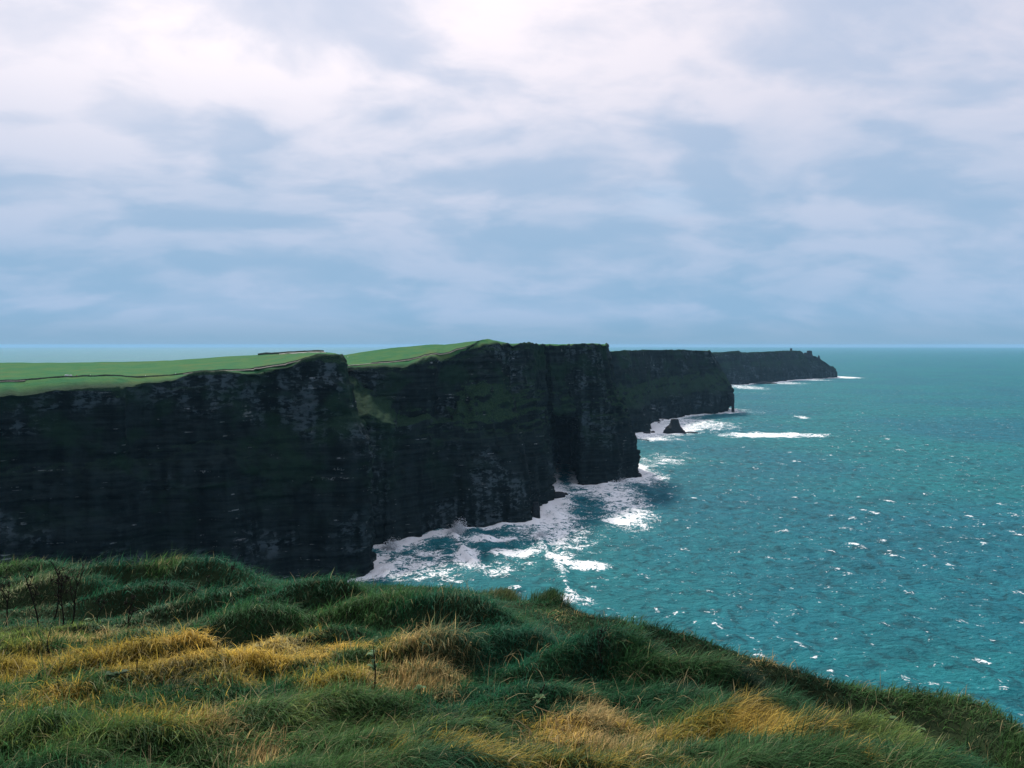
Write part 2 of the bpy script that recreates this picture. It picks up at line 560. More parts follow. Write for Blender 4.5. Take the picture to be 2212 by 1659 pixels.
def loft(name, label, cols, du, mat, amp=1.0, sig=4.0, seed=0, shore=True, green=1.0):
    P = np.stack([fill(c) for c in cols])                     # C,K,3
    mid = P[:, [0, 2, 4], :].mean(1)
    seg = np.maximum(np.linalg.norm(np.diff(mid, axis=0), axis=1), 0.5 * np.linalg.norm(np.diff(P[:, 0, :2], axis=0), axis=1))
    s = np.concatenate([[0], np.cumsum(seg)])
    n = int(s[-1] / du) + 1
    t = np.linspace(0, s[-1], n)
    K = P.shape[1]
    Q = np.stack([[np.interp(t, s, P[:, k, a]) for a in range(3)] for k in range(K)])   # K,3,n
    Q = Q.transpose(2, 0, 1)
    r = max(1, int(3 * sig / du))
    ker = np.exp(-0.5 * (np.arange(-r, r + 1) * du / sig) ** 2)
    ker /= ker.sum()
    Qp = np.pad(Q, ((r, r), (0, 0), (0, 0)), mode='edge')
    Q = sum(ker[i] * Qp[i:i + n] for i in range(2 * r + 1))
    if shore:
        SHORE.append(Q[::max(1, int(6 / du)), 0, :2].copy())
    # rows
    ln = np.linalg.norm(np.diff(Q, axis=1), axis=2).mean(0)
    rows, mask, turf = [], [], []
    rock = [1, 1, 1, 1, .5 if amp <= 1 else .12, .12 if amp <= 1 else .03, .05 if amp <= 1 else .01, .0, .0]
    trf = [0, 0, .55 * green, green, 1.0, 1.5, 2, 2, 2]
    path_row = crest_row = edge_row = 0
    for k in range(K - 1):
        m = max(2, int(ln[k] / du)) if k < 5 else (26 if k == 5 else (8 if k == 6 else 5))
        for i in range(m):
            f = i / m
            rows.append(Q[:, k] * (1 - f) + Q[:, k + 1] * f)
            mask.append(rock[k] * (1 - f) + rock[k + 1] * f)
            turf.append((trf[k] * (1 - f) + trf[k + 1] * f) * (1 - .85 * math.sin(math.pi * f) ** .6 if k == 3 else 1))
        if k == 3:
            edge_row = len(rows)
        if k == 4:
            path_row = len(rows)
        if k == 5:
            crest_row = len(rows)
    rows.append(Q[:, K - 1])
    mask.append(0.0)
    turf.append(2.0)
    V = np.stack(rows)                                        # R,n,3
    R = V.shape[0]
    mask = np.array(mask)[:, None] * np.ones((1, n))
    turf = np.array(turf)[:, None] * np.ones((1, n))
    gu = np.gradient(V, axis=1)
    gv = np.gradient(V, axis=0)
    N = np.cross(gu, gv)
    N /= np.linalg.norm(N, axis=2, keepdims=True) + 1e-9
    x, y, z = V[..., 0], V[..., 1], V[..., 2]
    h = t[None, :] * np.ones((R, 1))                          # distance along the coast
    # ribs and gullies, then beds with broken blocks
    d = 12.0 * fbm(h / 40, z / 170, 0 * z, 3, seed + 1)
    d += 4.6 * fbm(h / 12, z / 90, 0 * z, 3, seed + 5)
    zz = z + 2.0 * fbm(h / 60, z / 200, 0 * z, 2, seed + 9) + 0.008 * h
    th = 5.2 * max(1.0, du / 1.6)
    lay = np.floor(zz / th + 0.6 * np.floor(np.sin(zz / th / 2.7) * 1.5))
    d += 2.6 * vnoise(h / 26, lay * 3.71, 0 * z, seed + 21) + 1.7 * vnoise(h / 7.5, lay * 7.13, 0 * z, seed + 22)
    hl = hash3(lay.astype(np.int64), lay.astype(np.int64) * 0, lay.astype(np.int64) * 0, seed + 3) * 2 - 1
    d += 1.3 * hl * (0.75 + 0.5 * fbm(h / 90, lay * 1.7, 0 * z, 2, seed + 25))
    lay2 = np.floor(zz / (th * 0.45))
    d += 0.8 * vnoise(h / 5.0, lay2 * 5.31, 0 * z, seed + 23)
    d += 0.5 * fbm(h / 3, z / 2.4, 0 * z, 2, seed + 31)
    V = V + N * (d * mask * amp)[..., None]
    # the rim is broken, the plateau rolls gently
    lip = np.exp(-((np.arange(R)[:, None] - edge_row) / 5.0) ** 2)
    V[..., 2] += lip * (1.2 if amp <= 1 else .8) * fbm(h / 16, 0 * z, 0 * z + .5, 3, seed + 41)
    V[..., 2] += (1 - mask) * (0.5 * fbm(x / 22, y / 22, 0 * z, 3, seed + 51))
    o = mesh_np(name, V.reshape(-1, 3), grid_quads(R, n), None, mat, False, {'turf': ('FLOAT', turf.ravel())})
    tag(o, label, 'cliff', kind='structure')
    LOFTS[label] = (V, path_row, crest_row, t)
    return o


def wl(x, y, z=0.0):
    return (x, y, z)


def build_cliffs():
    A = []
    for b, e, p, c in [
        ((-405, 175), (-3000, 905, 190), (-2900, 890, 205), (-2600, 830, 330)),
        ((-470, 365), (-1100, 880, 395), (-1000, 862, 430), (-900, 800, 700)),
        ((-425, 452), (-500, 868, 475), (-470, 850, 510), (-450, 790, 830)),
        ((-335, 517), (0, 852, 540), (0, 823, 585), (0, 783, 900)),
        ((-305, 532), (120, 841, 555), (120, 816, 600), (120, 783.5, 900)),
        ((-272, 545), (243, 846, 568), (232, 813.5, 612), (240, 782, 900)),
        ((-250, 560), (300, 823, 584), (305, 813, 612), (320, 780, 890)),
        ((-205, 580), (451, 812, 608), (451, 805, 630), (430, 775, 880)),
        ((-170, 598), (560, 800, 626), (560, 793, 642), (560, 765, 850)),
        ((-138, 612), (660, 784, 642), (660, 778, 652), (645, 762, 780)),
    ]:
        A.append(dict(base=wl(*b), edge=W(*e), path=W(*p), crest=W(*c), shift=.3))
    A.append(dict(base=wl(-118, 616), low=W(792, 1075, 622), bo=W(788, 962, 630), bi=W(752, 895, 642), edge=W(712, 774, 652), path=W(704, 770, 660), crest=W(700, 761.5, 715), shift=.3))
    A.append(dict(base=wl(-108, 626), low=W(800, 1060, 630), bo=W(796, 955, 635), bi=W(763, 898, 646), edge=W(736, 770, 660), path=W(731, 766.5, 665), crest=W(726, 763, 685), shift=.3))
    A.append(dict(base=wl(-120, 668), bo=W(780, 950, 672), bi=W(752, 890, 678), edge=W(734, 771, 684), path=W(730, 768, 687), crest=W(722, 764, 698), shift=.3))
    A.append(dict(base=wl(-230, 735), edge=W(640, 800, 740), path=W(638, 795, 745), crest=W(630, 780, 760), shift=.3))
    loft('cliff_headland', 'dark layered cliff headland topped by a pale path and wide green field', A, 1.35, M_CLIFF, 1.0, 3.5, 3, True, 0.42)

    B = []
    B.append(dict(base=wl(-190, 742), bo=(-180, 752, 126), bi=W(700, 800, 775), edge=W(700, 797, 792), path=W(700, 791, 800), crest=W(700, 771, 900), shift=.5))
    B.append(dict(base=wl(-150, 722), bo=W(748, 905, 735), bi=W(745, 803, 791), edge=W(742, 797, 797), path=W(742, 790, 806), crest=W(741, 767, 900), shift=.5))
    B.append(dict(base=wl(-128, 710), bo=W(788, 897, 728), bi=W(779, 832, 784), edge=W(780, 795, 792), path=W(785, 787, 806), crest=W(790, 759, 905), shift=.5))
    B.append(dict(base=SEA(840, 1180), bo=W(846, 914, 730), bi=W(845, 874, 780), edge=W(850, 792, 790), path=W(862, 779.5, 815), crest=W(857, 750, 920), shift=.5))
    B.append(dict(base=SEA(890, 1166), bo=W(876, 913, 752), bi=W(876, 897, 784), edge=W(893, 788, 795), path=W(905, 772, 825), crest=W(910, 746, 930), shift=.5))
    B.append(dict(base=SEA(985, 1141), bo=W(962, 909, 800), bi=W(962, 902, 822), edge=W(962, 775, 832), path=W(962, 761.5, 850), crest=W(965, 743.5, 930), shift=.5))
    B.append(dict(base=SEA(1060, 1136), bo=W(1030, 910, 815), bi=W(1013, 828, 852), edge=W(1012, 753, 868), path=W(1018, 745, 876), crest=W(1030, 736, 890), shift=.5))
    B.append(dict(base=SEA(1153, 1126), bo=W(1113, 908, 846), bi=W(1088, 832, 880), edge=W(1077, 741, 900), path=W(1062, 735, 910), crest=W(1054, 732, 915), shift=.5))
    B.append(dict(base=SEA(1156, 1100), bo=W(1120, 910, 892), bi=W(1108, 850, 905), edge=W(1101, 743, 925), path=W(1100, 742, 935), crest=W(1098, 741, 945), shift=.7))
    B.append(dict(base=SEA(1188, 1084), bo=W(1168, 905, 950), bi=W(1158, 840, 965), edge=W(1150, 745.5, 977), path=W(1150, 744, 985), crest=W(1150, 743, 1000)))
    B.append(dict(base=SEA(1196, 1060), low=W(1190, 980, 985), bo=W(1187, 893, 986), bi=W(1184, 845, 990), edge=W(1178, 745, 1000), path=W(1178, 744, 1010), crest=W(1178, 743, 1025)))
    B.append(dict(base=wl(62, 1215), low=(60, 1205, 84), bo=W(1192, 890, 990), bi=W(1194, 845, 996), edge=W(1188, 745, 1006), path=W(1188, 744, 1016), crest=W(1188, 743, 1030)))
    B.append(dict(base=wl(98, 1215), low=(94, 1205, 84), bo=W(1242, 890, 1018), bi=W(1230, 845, 1020), edge=W(1222, 744, 1028), path=W(1222, 743.5, 1038), crest=W(1222, 743, 1050)))
    B.append(dict(base=SEA(1248, 1048), low=W(1248, 975, 1030), bo=W(1247, 893, 1032), bi=W(1244, 845, 1036), edge=W(1238, 744, 1042), path=W(1236, 743, 1052), crest=W(1234, 742.5, 1065)))
    B.append(dict(base=SEA(1305, 1045), bo=W(1297, 893, 1046), bi=W(1292, 848, 1052), edge=W(1285, 744, 1060), path=W(1283, 743, 1068), crest=W(1280, 742, 1080)))
    B.append(dict(base=SEA(1374, 1029), low=W(1366, 950, 1092), bo=W(1345, 890, 1090), bi=W(1326, 848, 1090), edge=W(1311, 746, 1092), path=W(1308, 744, 1098), crest=W(1304, 743, 1105)))
    B.append(dict(base=wl(186, 1175), bo=W(1342, 885, 1180), bi=W(1322, 845, 1182), edge=W(1308, 747, 1185), path=W(1304, 746, 1195), crest=W(1298, 745, 1205)))
    B.append(dict(base=wl(60, 1400), edge=wl(30, 1405, 175)))
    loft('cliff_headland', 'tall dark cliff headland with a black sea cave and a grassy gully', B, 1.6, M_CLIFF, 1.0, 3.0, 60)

    C = []
    C.append(dict(base=wl(100, 1540), edge=W(1210, 757, 1600)))
    C.append(dict(base=SEA(1363, 938), bo=W(1342, 868, 1640), bi=W(1332, 830, 1668), edge=W(1318, 757.5, 1690)))
    C.append(dict(base=SEA(1404, 936), bo=W(1386, 880, 1660), bi=W(1366, 838, 1698), edge=W(1350, 757, 1730)))
    C.append(dict(base=SEA(1397, 923), bo=W(1390, 868, 1768), bi=W(1384, 825, 1800), edge=W(1380, 757, 1820)))
    C.append(dict(base=SEA(1418, 908), bo=W(1415, 857, 1915), bi=W(1410, 820, 1950), edge=W(1405, 756, 1965)))
    C.append(dict(base=SEA(1481, 898), bo=W(1480, 850, 2040), bi=W(1468, 812, 2080), edge=W(1460, 755.5, 2095)))
    C.append(dict(base=SEA(1530, 893.5), bo=W(1532, 848, 2095), bi=W(1512, 810, 2135), edge=W(1503, 756.5, 2150)))
    C.append(dict(base=SEA(1571, 891), low=W(1575, 872, 2132), bo=W(1585, 842, 2130), bi=W(1558, 806, 2150), edge=W(1534, 757, 2165)))
    C.append(dict(base=wl(600, 2240), bo=W(1576, 842, 2240), bi=W(1552, 806, 2260), edge=W(1531, 757.5, 2285)))
    C.append(dict(base=wl(480, 2560), edge=wl(420, 2570, 165)))
    loft('cliff_headland', 'hazy blue-black cliff headland with a grassy ledge, behind the sea stack', C, 3.2, M_CLIFF_FAR, 1.6, 5.0, 120, True, .75)

    D = []
    D.append(dict(base=wl(640, 3480), edge=W(1440, 765, 3600)))
    D.append(dict(base=SEA(1584, 831), bo=W(1578, 800, 3640), bi=W(1570, 784, 3665), edge=W(1552, 761, 3690)))
    D.append(dict(base=SEA(1606, 831), bo=W(1604, 800, 3630), bi=W(1600, 780, 3660), edge=W(1596, 757, 3690)))
    D.append(dict(base=SEA(1614, 829), bo=W(1612, 800, 3720), bi=W(1610, 785, 3750), edge=W(1602, 761.5, 3780)))
    D.append(dict(base=SEA(1672, 825), bo=W(1671, 801, 3895), bi=W(1667, 782, 3950), edge=W(1662, 759, 3975)))
    D.append(dict(base=SEA(1723, 820), bo=W(1722, 799, 4160), bi=W(1718, 777, 4230), edge=W(1712, 757, 4260)))
    D.append(dict(base=SEA(1745, 818.6), bo=W(1745, 799, 4200), bi=W(1738, 775, 4260), edge=W(1730, 757.5, 4285)))
    D.append(dict(base=SEA(1757, 818), bo=W(1757, 799, 4240), bi=W(1748, 778, 4280), edge=W(1737, 765, 4300)))
    D.append(dict(base=SEA(1776, 817), bo=W(1776, 798, 4300), bi=W(1768, 780, 4320), edge=W(1762, 769, 4330)))
    D.append(dict(base=SEA(1796, 816), bo=W(1796, 800, 4370), bi=W(1792, 790, 4375), edge=W(1787, 785, 4380)))
    D.append(dict(base=SEA(1807, 815), bo=W(1807, 806, 4432), bi=W(1806, 802, 4440), edge=W(1803, 800, 4450)))
    D.append(dict(base=wl(1850, 4620), edge=wl(1800, 4600, 45)))
    D.append(dict(base=wl(1500, 5100), edge=wl(1420, 5080, 110)))
    loft('cliff_headland', 'farthest low headland fading into blue haze, with a stone tower on top', D, 6.5, M_CLIFF_FAR, 1.6, 8.0, 180, True, .45)


build_cliffs()


# ------------------------------------------------------------------ the near cliff edge and its turf
EDGE_PIX = [(-1400, 1200, 19), (-600, 1212, 15.5), (-100, 1218, 13.6), (0, 1216, 13.3), (200, 1213, 13.0), (300, 1216, 12.9), (390, 1208, 12.8), (480, 1234, 12.5), (560, 1241, 12.2),
            (640, 1249, 12.0), (700, 1246, 11.9), (760, 1256, 11.7), (850, 1256, 11.5), (910, 1254, 11.3), (1000, 1266, 11.0), (1090, 1272, 10.7), (1150, 1288, 10.4),
            (1225, 1294, 10.0), (1300, 1324, 9.6), (1400, 1347, 9.2), (1500, 1362, 8.9), (1600, 1397, 8.6), (1700, 1427, 8.3), (1800, 1452, 8.0), (1900, 1477, 7.7),
            (2000, 1489, 7.4), (2080, 1490, 7.2), (2140, 1515, 7.0), (2212, 1557, 6.7), (2350, 1650, 6.2), (2700, 1870, 5.2)]
EDGE = np.array([W(*e) for e in EDGE_PIX])
EDGE = np.concatenate([[(-70, 34, 175.5), (-35, 24, 176.0)], EDGE, [(6.2, 2.2, 176.6), (9.5, -3, 176.6), (18, -16, 176.5), (60, -70, 176.0)]])
EDGE[:, 2] -= 0.05


def edge_dist(x, y):
    """signed distance to the cliff edge (positive on the land side) and the height of the nearest edge point"""
    best = np.full(x.shape, 1e9)
    sgn = np.ones(x.shape)
    ze = np.zeros(x.shape)
    for a, b in zip(EDGE[:-1], EDGE[1:]):
        dx, dy = b[0] - a[0], b[1] - a[1]
        L = dx * dx + dy * dy
        tt = np.clip(((x - a[0]) * dx + (y - a[1]) * dy) / L, 0, 1)
        qx, qy = a[0] + tt * dx, a[1] + tt * dy
        dd = np.hypot(x - qx, y - qy)
        cr = dx * (y - a[1]) - dy * (x - a[0])
        m = dd < best
        best = np.where(m, dd, best)
        sgn = np.where(m, np.where(cr < 0, 1.0, -1.0), sgn)
        ze = np.where(m, a[2] + tt * (b[2] - a[2]), ze)
    return best * sgn, ze


def ground_base(x, y):
    d, ze = edge_dist(x, y)
    r = np.hypot(x, y)
    dp = np.maximum(d, 0)
    tq = dp / (dp + r + 1e-6)
    z = ze + (178.3 - ze) * tq ** 1.05
    z = np.where(d < 0, ze + np.maximum(d, -9) * 2.6, z)
    # hollow behind the bank on the right
    right = sstep(x - 0.16 * (y - 7), -0.1, 1.6) * sstep(d, 0.02, 0.35)
    z = z - 0.70 * np.exp(-((d - 0.78) / 0.45) ** 2) * right
    return z, d


MR = np.random.default_rng(21)
MOUNDS = []
for _ in range(420):
    my = math.exp(MR.uniform(math.log(3.2), math.log(16)))
    mx = MR.uniform(-0.85, 0.85) * my
    MOUNDS.append((mx, my, MR.uniform(0.25, 0.85), MR.uniform(0.12, 0.34), MR.uniform(0.04, 0.16), MR.normal(0.25, 0.35)))


# the larger swells of the turf, at the places where the photograph shows them: (column, row, half length, half depth, height, turn)
for pc, rc, ra, rb, hh, an in [(110, 1232, 1.0, .35, .22, .05), (330, 1250, 1.0, .34, .34, .12), (470, 1254, .8, .34, .34, -.1), (330, 1285, .75, .28, .28, .15), (560, 1300, .9, .3, .30, .12), (690, 1300, .7, .38, .34, .1),
                               (560, 1340, .6, .28, .26, .2), (860, 1320, .7, .35, .28, .1), (1010, 1330, .7, .35, .30, -.1), (1130, 1390, .6, .3, .28, .1), (1330, 1420, .55, .34, .36, .1), (1530, 1470, .6, .3, .28, -.2),
                               (300, 1405, .5, .24, .22, .1), (370, 1408, .45, .24, .24, .1), (160, 1270, .8, .3, .26, .1), (960, 1400, .5, .28, .26, .1)]:
    yy_ = np.linspace(3.0, 22.0, 800)
    xx_ = (pc - CX) / F * yy_
    k__ = np.argmax(ground_base(xx_, yy_)[0] + .12 >= EYE - (rc - HR) / F * yy_)
    MOUNDS.append((xx_[k__], yy_[k__], ra * 1.4, rb * .9, hh * 1.25, an + .15))


def hummock(x, y):
    wx = x + 0.22 * fbm(x / 0.9, y / 0.9, 0 * x, 2, 301)
    wy = y + 0.22 * fbm(x / 0.9, y / 0.9, 0 * x + 4, 2, 302)
    h = np.zeros_like(x)
    for mx, my, ra, rb, hh, an in MOUNDS:
        c, s_ = math.cos(an), math.sin(an)
        sel = np.abs(wx - mx) + np.abs(wy - my) < 2.2
        if not np.any(sel):
            continue
        u = ((wx[sel] - mx) * c + (wy[sel] - my) * s_) / ra
        v = (-(wx[sel] - mx) * s_ + (wy[sel] - my) * c) / rb
        # steeper on the lee (right) and camera side
        u = np.where(u > 0, u * 1.5, u * 0.8)
        v = np.where(v < 0, v * 1.6, v * 0.8)
        h[sel] = np.maximum(h[sel], hh * np.exp(-(u * u + v * v)))
    a = fbm(wx / 2.6, wy / 1.9, 0 * x, 2, 311)
    b = fbm(wx / 0.4, wy / 0.35, 0 * x, 2, 312)
    return h + 0.14 * a + 0.045 * b - 0.06


def ground(x, y):
    z, d = ground_base(x, y)
    near_edge = sstep(d, -0.6, 0.6)
    return z + hummock(x, y) * (0.30 + 0.70 * sstep(d, 0.1, 1.3)), d


def ground_at(px, row):
    """where the turf is met along a sight line of the photograph"""
    Y = np.linspace(3.0, 22.0, 800)
    X = (px - CX) / F * Y
    zr = EYE - (row - HR) / F * Y
    g, d = ground_base(X, Y)
    k = np.argmax(g >= zr) if np.any(g >= zr) else 799
    return np.array((X[k], Y[k], ground(X[k:k + 1], Y[k:k + 1])[0][0]))


def build_near():
    # cliff under the turf
    cols = []
    for p, nx in [((-420, 150), 40), ((-260, 95), 35), ((-120, 52), 30), ((-35, 24), 24), ((-13, 16), 22), ((-5, 12.8), 22), ((0, 10.6), 22), ((3, 8), 22), ((6, 1.5), 24),
                  ((18, -16), 26), ((60, -70), 30), ((160, -190), 34)]:
        x, y = p
        nx0, ny0 = 0.62, 0.78
        e = (x - nx0 * 3.5, y - ny0 * 3.5, 168.5)
        inl = (-0.5, -0.86)
        c = dict(base=(x + nx0 * nx, y + ny0 * nx, 0), edge=e,
                 path=(e[0] + inl[0] * 8, e[1] + inl[1] * 8, 170.5), crest=(e[0] + inl[0] * 60, e[1] + inl[1] * 60, 176.0))
        cols.append(c)
    P = []
    global fill
    keep = fill

    def fill_near(c):
        q = keep(c)
        cr = q[6]
        q[7] = cr + np.array((-110, -190, 4))
        q[8] = cr + np.array((-330, -560, 0))
        return q
    fill = fill_near
    loft('cliff_headland', 'near cliff dropping to the sea below the foreground turf', cols, 3.0, M_CLIFF, 0.55, 3.0, 240)
    fill = keep

    # the turf itself, a rolling sheet that turns over the edge
    def axis(a, b, c0, c1, fine, coarse):
        v = [c0]
        while v[-1] < c1:
            v.append(v[-1] + fine)
        s = fine
        lo = [c0]
        while lo[-1] > a:
            s = min(coarse, s * 1.25)
            lo.append(lo[-1] - s)
        s = fine
        while v[-1] < b:
            s = min(coarse, s * 1.25)
            v.append(v[-1] + s)
        return np.array(lo[:0:-1] + v)
    xs = axis(-60, 34, -11, 8, 0.085, 3.0)
    ys = axis(-45, 30, 2.5, 15, 0.085, 3.0)
    X, Y = np.meshgrid(xs, ys)
    Z, d = ground(X.ravel(), Y.ravel())
    Z = Z.reshape(X.shape)
    V = np.stack([X, Y, Z], -1)
    # drop the rim so that the sheet closes onto the cliff below
    V[0, :, 2] -= 9
    V[-1, :, 2] -= 9
    V[:, 0, 2] -= 9
    V[:, -1, 2] -= 9
    o = mesh_np('ground', V.reshape(-1, 3), grid_quads(*X.shape), None, M_SOIL, True)
    tag(o, 'dark soil and matted turf under the foreground grass', 'ground', kind='structure')


build_near()

# colour patches of the turf, the dark ones partly painted-in shade of bank and hollows: (column, row, half width, half height, kind, strength)
PATCHES = [
    (60, 1470, 260, 60, 'ochre', 1.0), (330, 1460, 260, 60, 'ochre', .9), (120, 1380, 180, 40, 'lime', .9), (560, 1430, 220, 45, 'gold', 1.0), (760, 1425, 130, 40, 'gold', 1.0),
    (700, 1470, 160, 40, 'ochre', .8), (880, 1455, 90, 50, 'straw', .7), (960, 1470, 60, 40, 'straw', .6), (1300, 1590, 170, 60, 'straw', .75), (1180, 1580, 120, 40, 'gold', .8),
    (1480, 1610, 190, 45, 'ochre', 1.0), (1700, 1625, 150, 50, 'gold', .9), (1930, 1630, 130, 40, 'lime', .8), (470, 1600, 90, 30, 'straw', .9), (600, 1645, 70, 40, 'straw', 1.0),
    (420, 1570, 160, 40, 'gold', .5), (80, 1550, 120, 40, 'gold', .5), (240, 1390, 150, 30, 'straw', .55), (290, 1205, 50, 25, 'pale', .9), (385, 1203, 40, 14, 'straw', .5),
    (90, 1230, 160, 20, 'pale', .35), (80, 1290, 100, 30, 'pale', .45), (1600, 1500, 60, 30, 'pale', .25), (1620, 1440, 90, 22, 'straw', .35), (2060, 1530, 90, 40, 'straw', .3), (980, 1380, 70, 25, 'straw', .4),
    (860, 1640, 260, 40, 'ochre', .7), (250, 1630, 320, 55, 'lime', .6), (700, 1600, 300, 60, 'lime', .55), (1050, 1640, 300, 40, 'ochre', .7), (300, 1600, 160, 40, 'ochre', .5), (640, 1560, 200, 40, 'lime', .5), (1040, 1560, 160, 40, 'lime', .35), (1220, 1330, 60, 20, 'straw', .25), (330, 1345, 110, 22, 'pale', .4), (560, 1395, 120, 25, 'pale', .45), (750, 1300, 140, 35, 'teal', .7),
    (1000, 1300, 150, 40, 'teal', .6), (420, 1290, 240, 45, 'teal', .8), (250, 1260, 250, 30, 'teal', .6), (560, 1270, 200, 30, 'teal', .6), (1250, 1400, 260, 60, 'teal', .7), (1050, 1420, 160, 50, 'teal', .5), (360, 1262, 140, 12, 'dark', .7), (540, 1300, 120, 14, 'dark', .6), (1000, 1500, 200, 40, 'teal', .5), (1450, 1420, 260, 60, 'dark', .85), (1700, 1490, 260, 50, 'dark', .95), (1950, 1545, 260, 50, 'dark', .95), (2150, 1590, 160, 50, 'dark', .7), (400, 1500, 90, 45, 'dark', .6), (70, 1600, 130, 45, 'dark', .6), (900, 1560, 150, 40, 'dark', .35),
]
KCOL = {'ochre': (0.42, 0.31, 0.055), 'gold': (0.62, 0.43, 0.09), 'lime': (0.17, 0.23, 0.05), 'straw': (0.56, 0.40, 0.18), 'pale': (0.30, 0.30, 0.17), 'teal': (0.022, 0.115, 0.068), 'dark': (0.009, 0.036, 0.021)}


def build_grass():
    # candidate roots over the land in and round the view
    n = 900000
    px = RNG.uniform(-420, 2640, n)
    Y = np.exp(RNG.uniform(np.log(3.6), np.log(16.5), n))
    X = (px - CX) / F * Y
    d, ze = edge_dist(X, Y)
    keep = (d > -0.55) & (RNG.random(n) < np.clip(1.0 - (np.abs(px - CX) - 1150) / 500, 0.25, 1.0))
    X, Y, d, px = X[keep], Y[keep], d[keep], px[keep]
    Z, _ = ground(X, Y)
    row = HR + (EYE - Z) / Y * F
    keep = (row < 1659 + 260)
    X, Y, Z, d = X[keep], Y[keep], Z[keep], d[keep]
    lim = 430000
    if len(X) > lim:
        s = RNG.permutation(len(X))[:lim]
        X, Y, Z, d = X[s], Y[s], Z[s], d[s]
    n = len(X)
    hm = hummock(X, Y)
    # base colour: deep green with variation in patches and from blade to blade
    v1 = fbm(X / 1.3, Y / 1.3, 0 * X, 3, 401)
    v2 = fbm(X / 0.35, Y / 0.35, 0 * X, 2, 402)
    col = np.array((0.017, 0.088, 0.038))[None] * np.ones((n, 3))
    g2 = np.array((0.058, 0.135, 0.040))
    k = sstep(v1, -0.2, 0.5)[:, None]
    col = col * (1 - k) + g2 * k
    dryw = np.zeros(n)
    length = 0.13 + 0.05 * v1 + 0.065 * RNG.random(n)
    upright = np.zeros(n)
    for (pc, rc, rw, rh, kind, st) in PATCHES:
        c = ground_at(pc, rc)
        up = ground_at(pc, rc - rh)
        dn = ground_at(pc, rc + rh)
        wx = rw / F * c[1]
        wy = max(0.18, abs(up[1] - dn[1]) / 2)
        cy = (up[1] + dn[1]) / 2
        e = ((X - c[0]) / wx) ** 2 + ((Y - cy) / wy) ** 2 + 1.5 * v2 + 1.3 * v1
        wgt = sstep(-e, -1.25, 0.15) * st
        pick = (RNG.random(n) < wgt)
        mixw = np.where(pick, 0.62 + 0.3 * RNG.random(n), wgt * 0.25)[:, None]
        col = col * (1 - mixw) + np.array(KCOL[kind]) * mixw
        if kind in ('straw',):
            upright = np.maximum(upright, wgt * pick)
            length = length + 0.05 * wgt * pick
        if kind in ('straw', 'gold', 'ochre', 'pale'):
            dryw = np.maximum(dryw, wgt)
    # scattered dry blades everywhere
    dry = RNG.random(n) < 0.03 + 0.05 * sstep(v1, 0, .6)
    col[dry] = col[dry] * 0.35 + np.array((0.34, 0.29, 0.15)) * 0.65
    col *= (0.42 + 1.16 * RNG.random(n))[:, None]
    length *= (0.7 + 0.6 * RNG.random(n)) * (0.65 + 0.85 * sstep(hm, -0.1, 0.22))
    # wind from the left lays the blades over to the right
    az = -0.35 + 1.1 * fbm(X / 2.2, Y / 2.2, 0 * X, 2, 411) + RNG.normal(0, 0.68, n)
    lean = np.clip(1.27 + 0.35 * fbm(X / 0.9, Y / 0.9, 0 * X, 2, 412) + RNG.normal(0, 0.38, n) - 0.45 * upright, 0.05, 1.5)
    dirx, diry = np.cos(az), np.sin(az)
    wdt = (0.0030 + 0.0036 * RNG.random(n) ** 1.5) * (0.75 + Y / 16.0)
    wide = RNG.random(n) < 0.08
    wdt[wide] *= 1.9
    # long dry strands lying loose over the mat
    loose = RNG.random(n) < 0.005
    length[loose] = RNG.uniform(0.16, 0.32, loose.sum())
    az = np.where(loose, RNG.uniform(-3.1, 3.1, n), az)
    lean = np.where(loose, RNG.uniform(0.5, 1.25, n), lean)
    col[loose] = np.array((0.38, 0.31, 0.16)) * RNG.uniform(0.5, 1.2, (loose.sum(), 1))
    dirx, diry = np.cos(az), np.sin(az)
    # three segments bending over
    a0 = lean * 0.35
    a1 = lean * 0.95
    a2 = lean * 1.35
    sl = length / 3
    P0 = np.stack([X, Y, Z - 0.02], -1)
    pts = [P0]
    for a in (a0, a1, a2):
        st = np.stack([np.sin(a) * dirx * sl, np.sin(a) * diry * sl, np.cos(a) * sl], -1)
        pts.append(pts[-1] + st)
    wa = az + np.pi / 2 + RNG.normal(0, 0.6, n)
    sx = np.stack([np.cos(wa), np.sin(wa), 0 * wa], -1)
    half = (wdt / 2)[:, None]
    # near blades have three segments, far ones two
    nb = Y < 7.6
    Va = np.stack([pts[0] - sx * half, pts[0] + sx * half, pts[1] - sx * half * .9, pts[1] + sx * half * .9,
                   pts[2] - sx * half * .6, pts[2] + sx * half * .6, pts[3]], 1)[nb]
    Vb = np.stack([pts[0] - sx * half, pts[0] + sx * half, pts[1] * .5 + pts[2] * .5 - sx * half * .8, pts[1] * .5 + pts[2] * .5 + sx * half * .8, pts[3]], 1)[~nb]
    na, nbb = len(Va), len(Vb)
    ba = (np.arange(na) * 7)[:, None]
    bb = (na * 7 + np.arange(nbb) * 5)[:, None]
    q = np.concatenate([ba + np.array([[0, 1, 3, 2]]), ba + np.array([[2, 3, 5, 4]]), bb + np.array([[0, 1, 3, 2]])])
    t = np.concatenate([ba + np.array([[4, 5, 6]]), bb + np.array([[2, 3, 4]])])
    C = np.concatenate([np.repeat(col[nb], 7, axis=0), np.repeat(col[~nb], 5, axis=0)])
    C = np.concatenate([C, np.ones((len(C), 1))], 1)
    o = mesh_np('grass', np.concatenate([Va.reshape(-1, 3), Vb.reshape(-1, 3)]), q, t, M_BLADE, True, {'col': ('FLOAT_COLOR', C)})
    tag(o, 'windswept green and ochre clifftop grass covering the foreground', 'grass', kind='stuff')


build_grass()


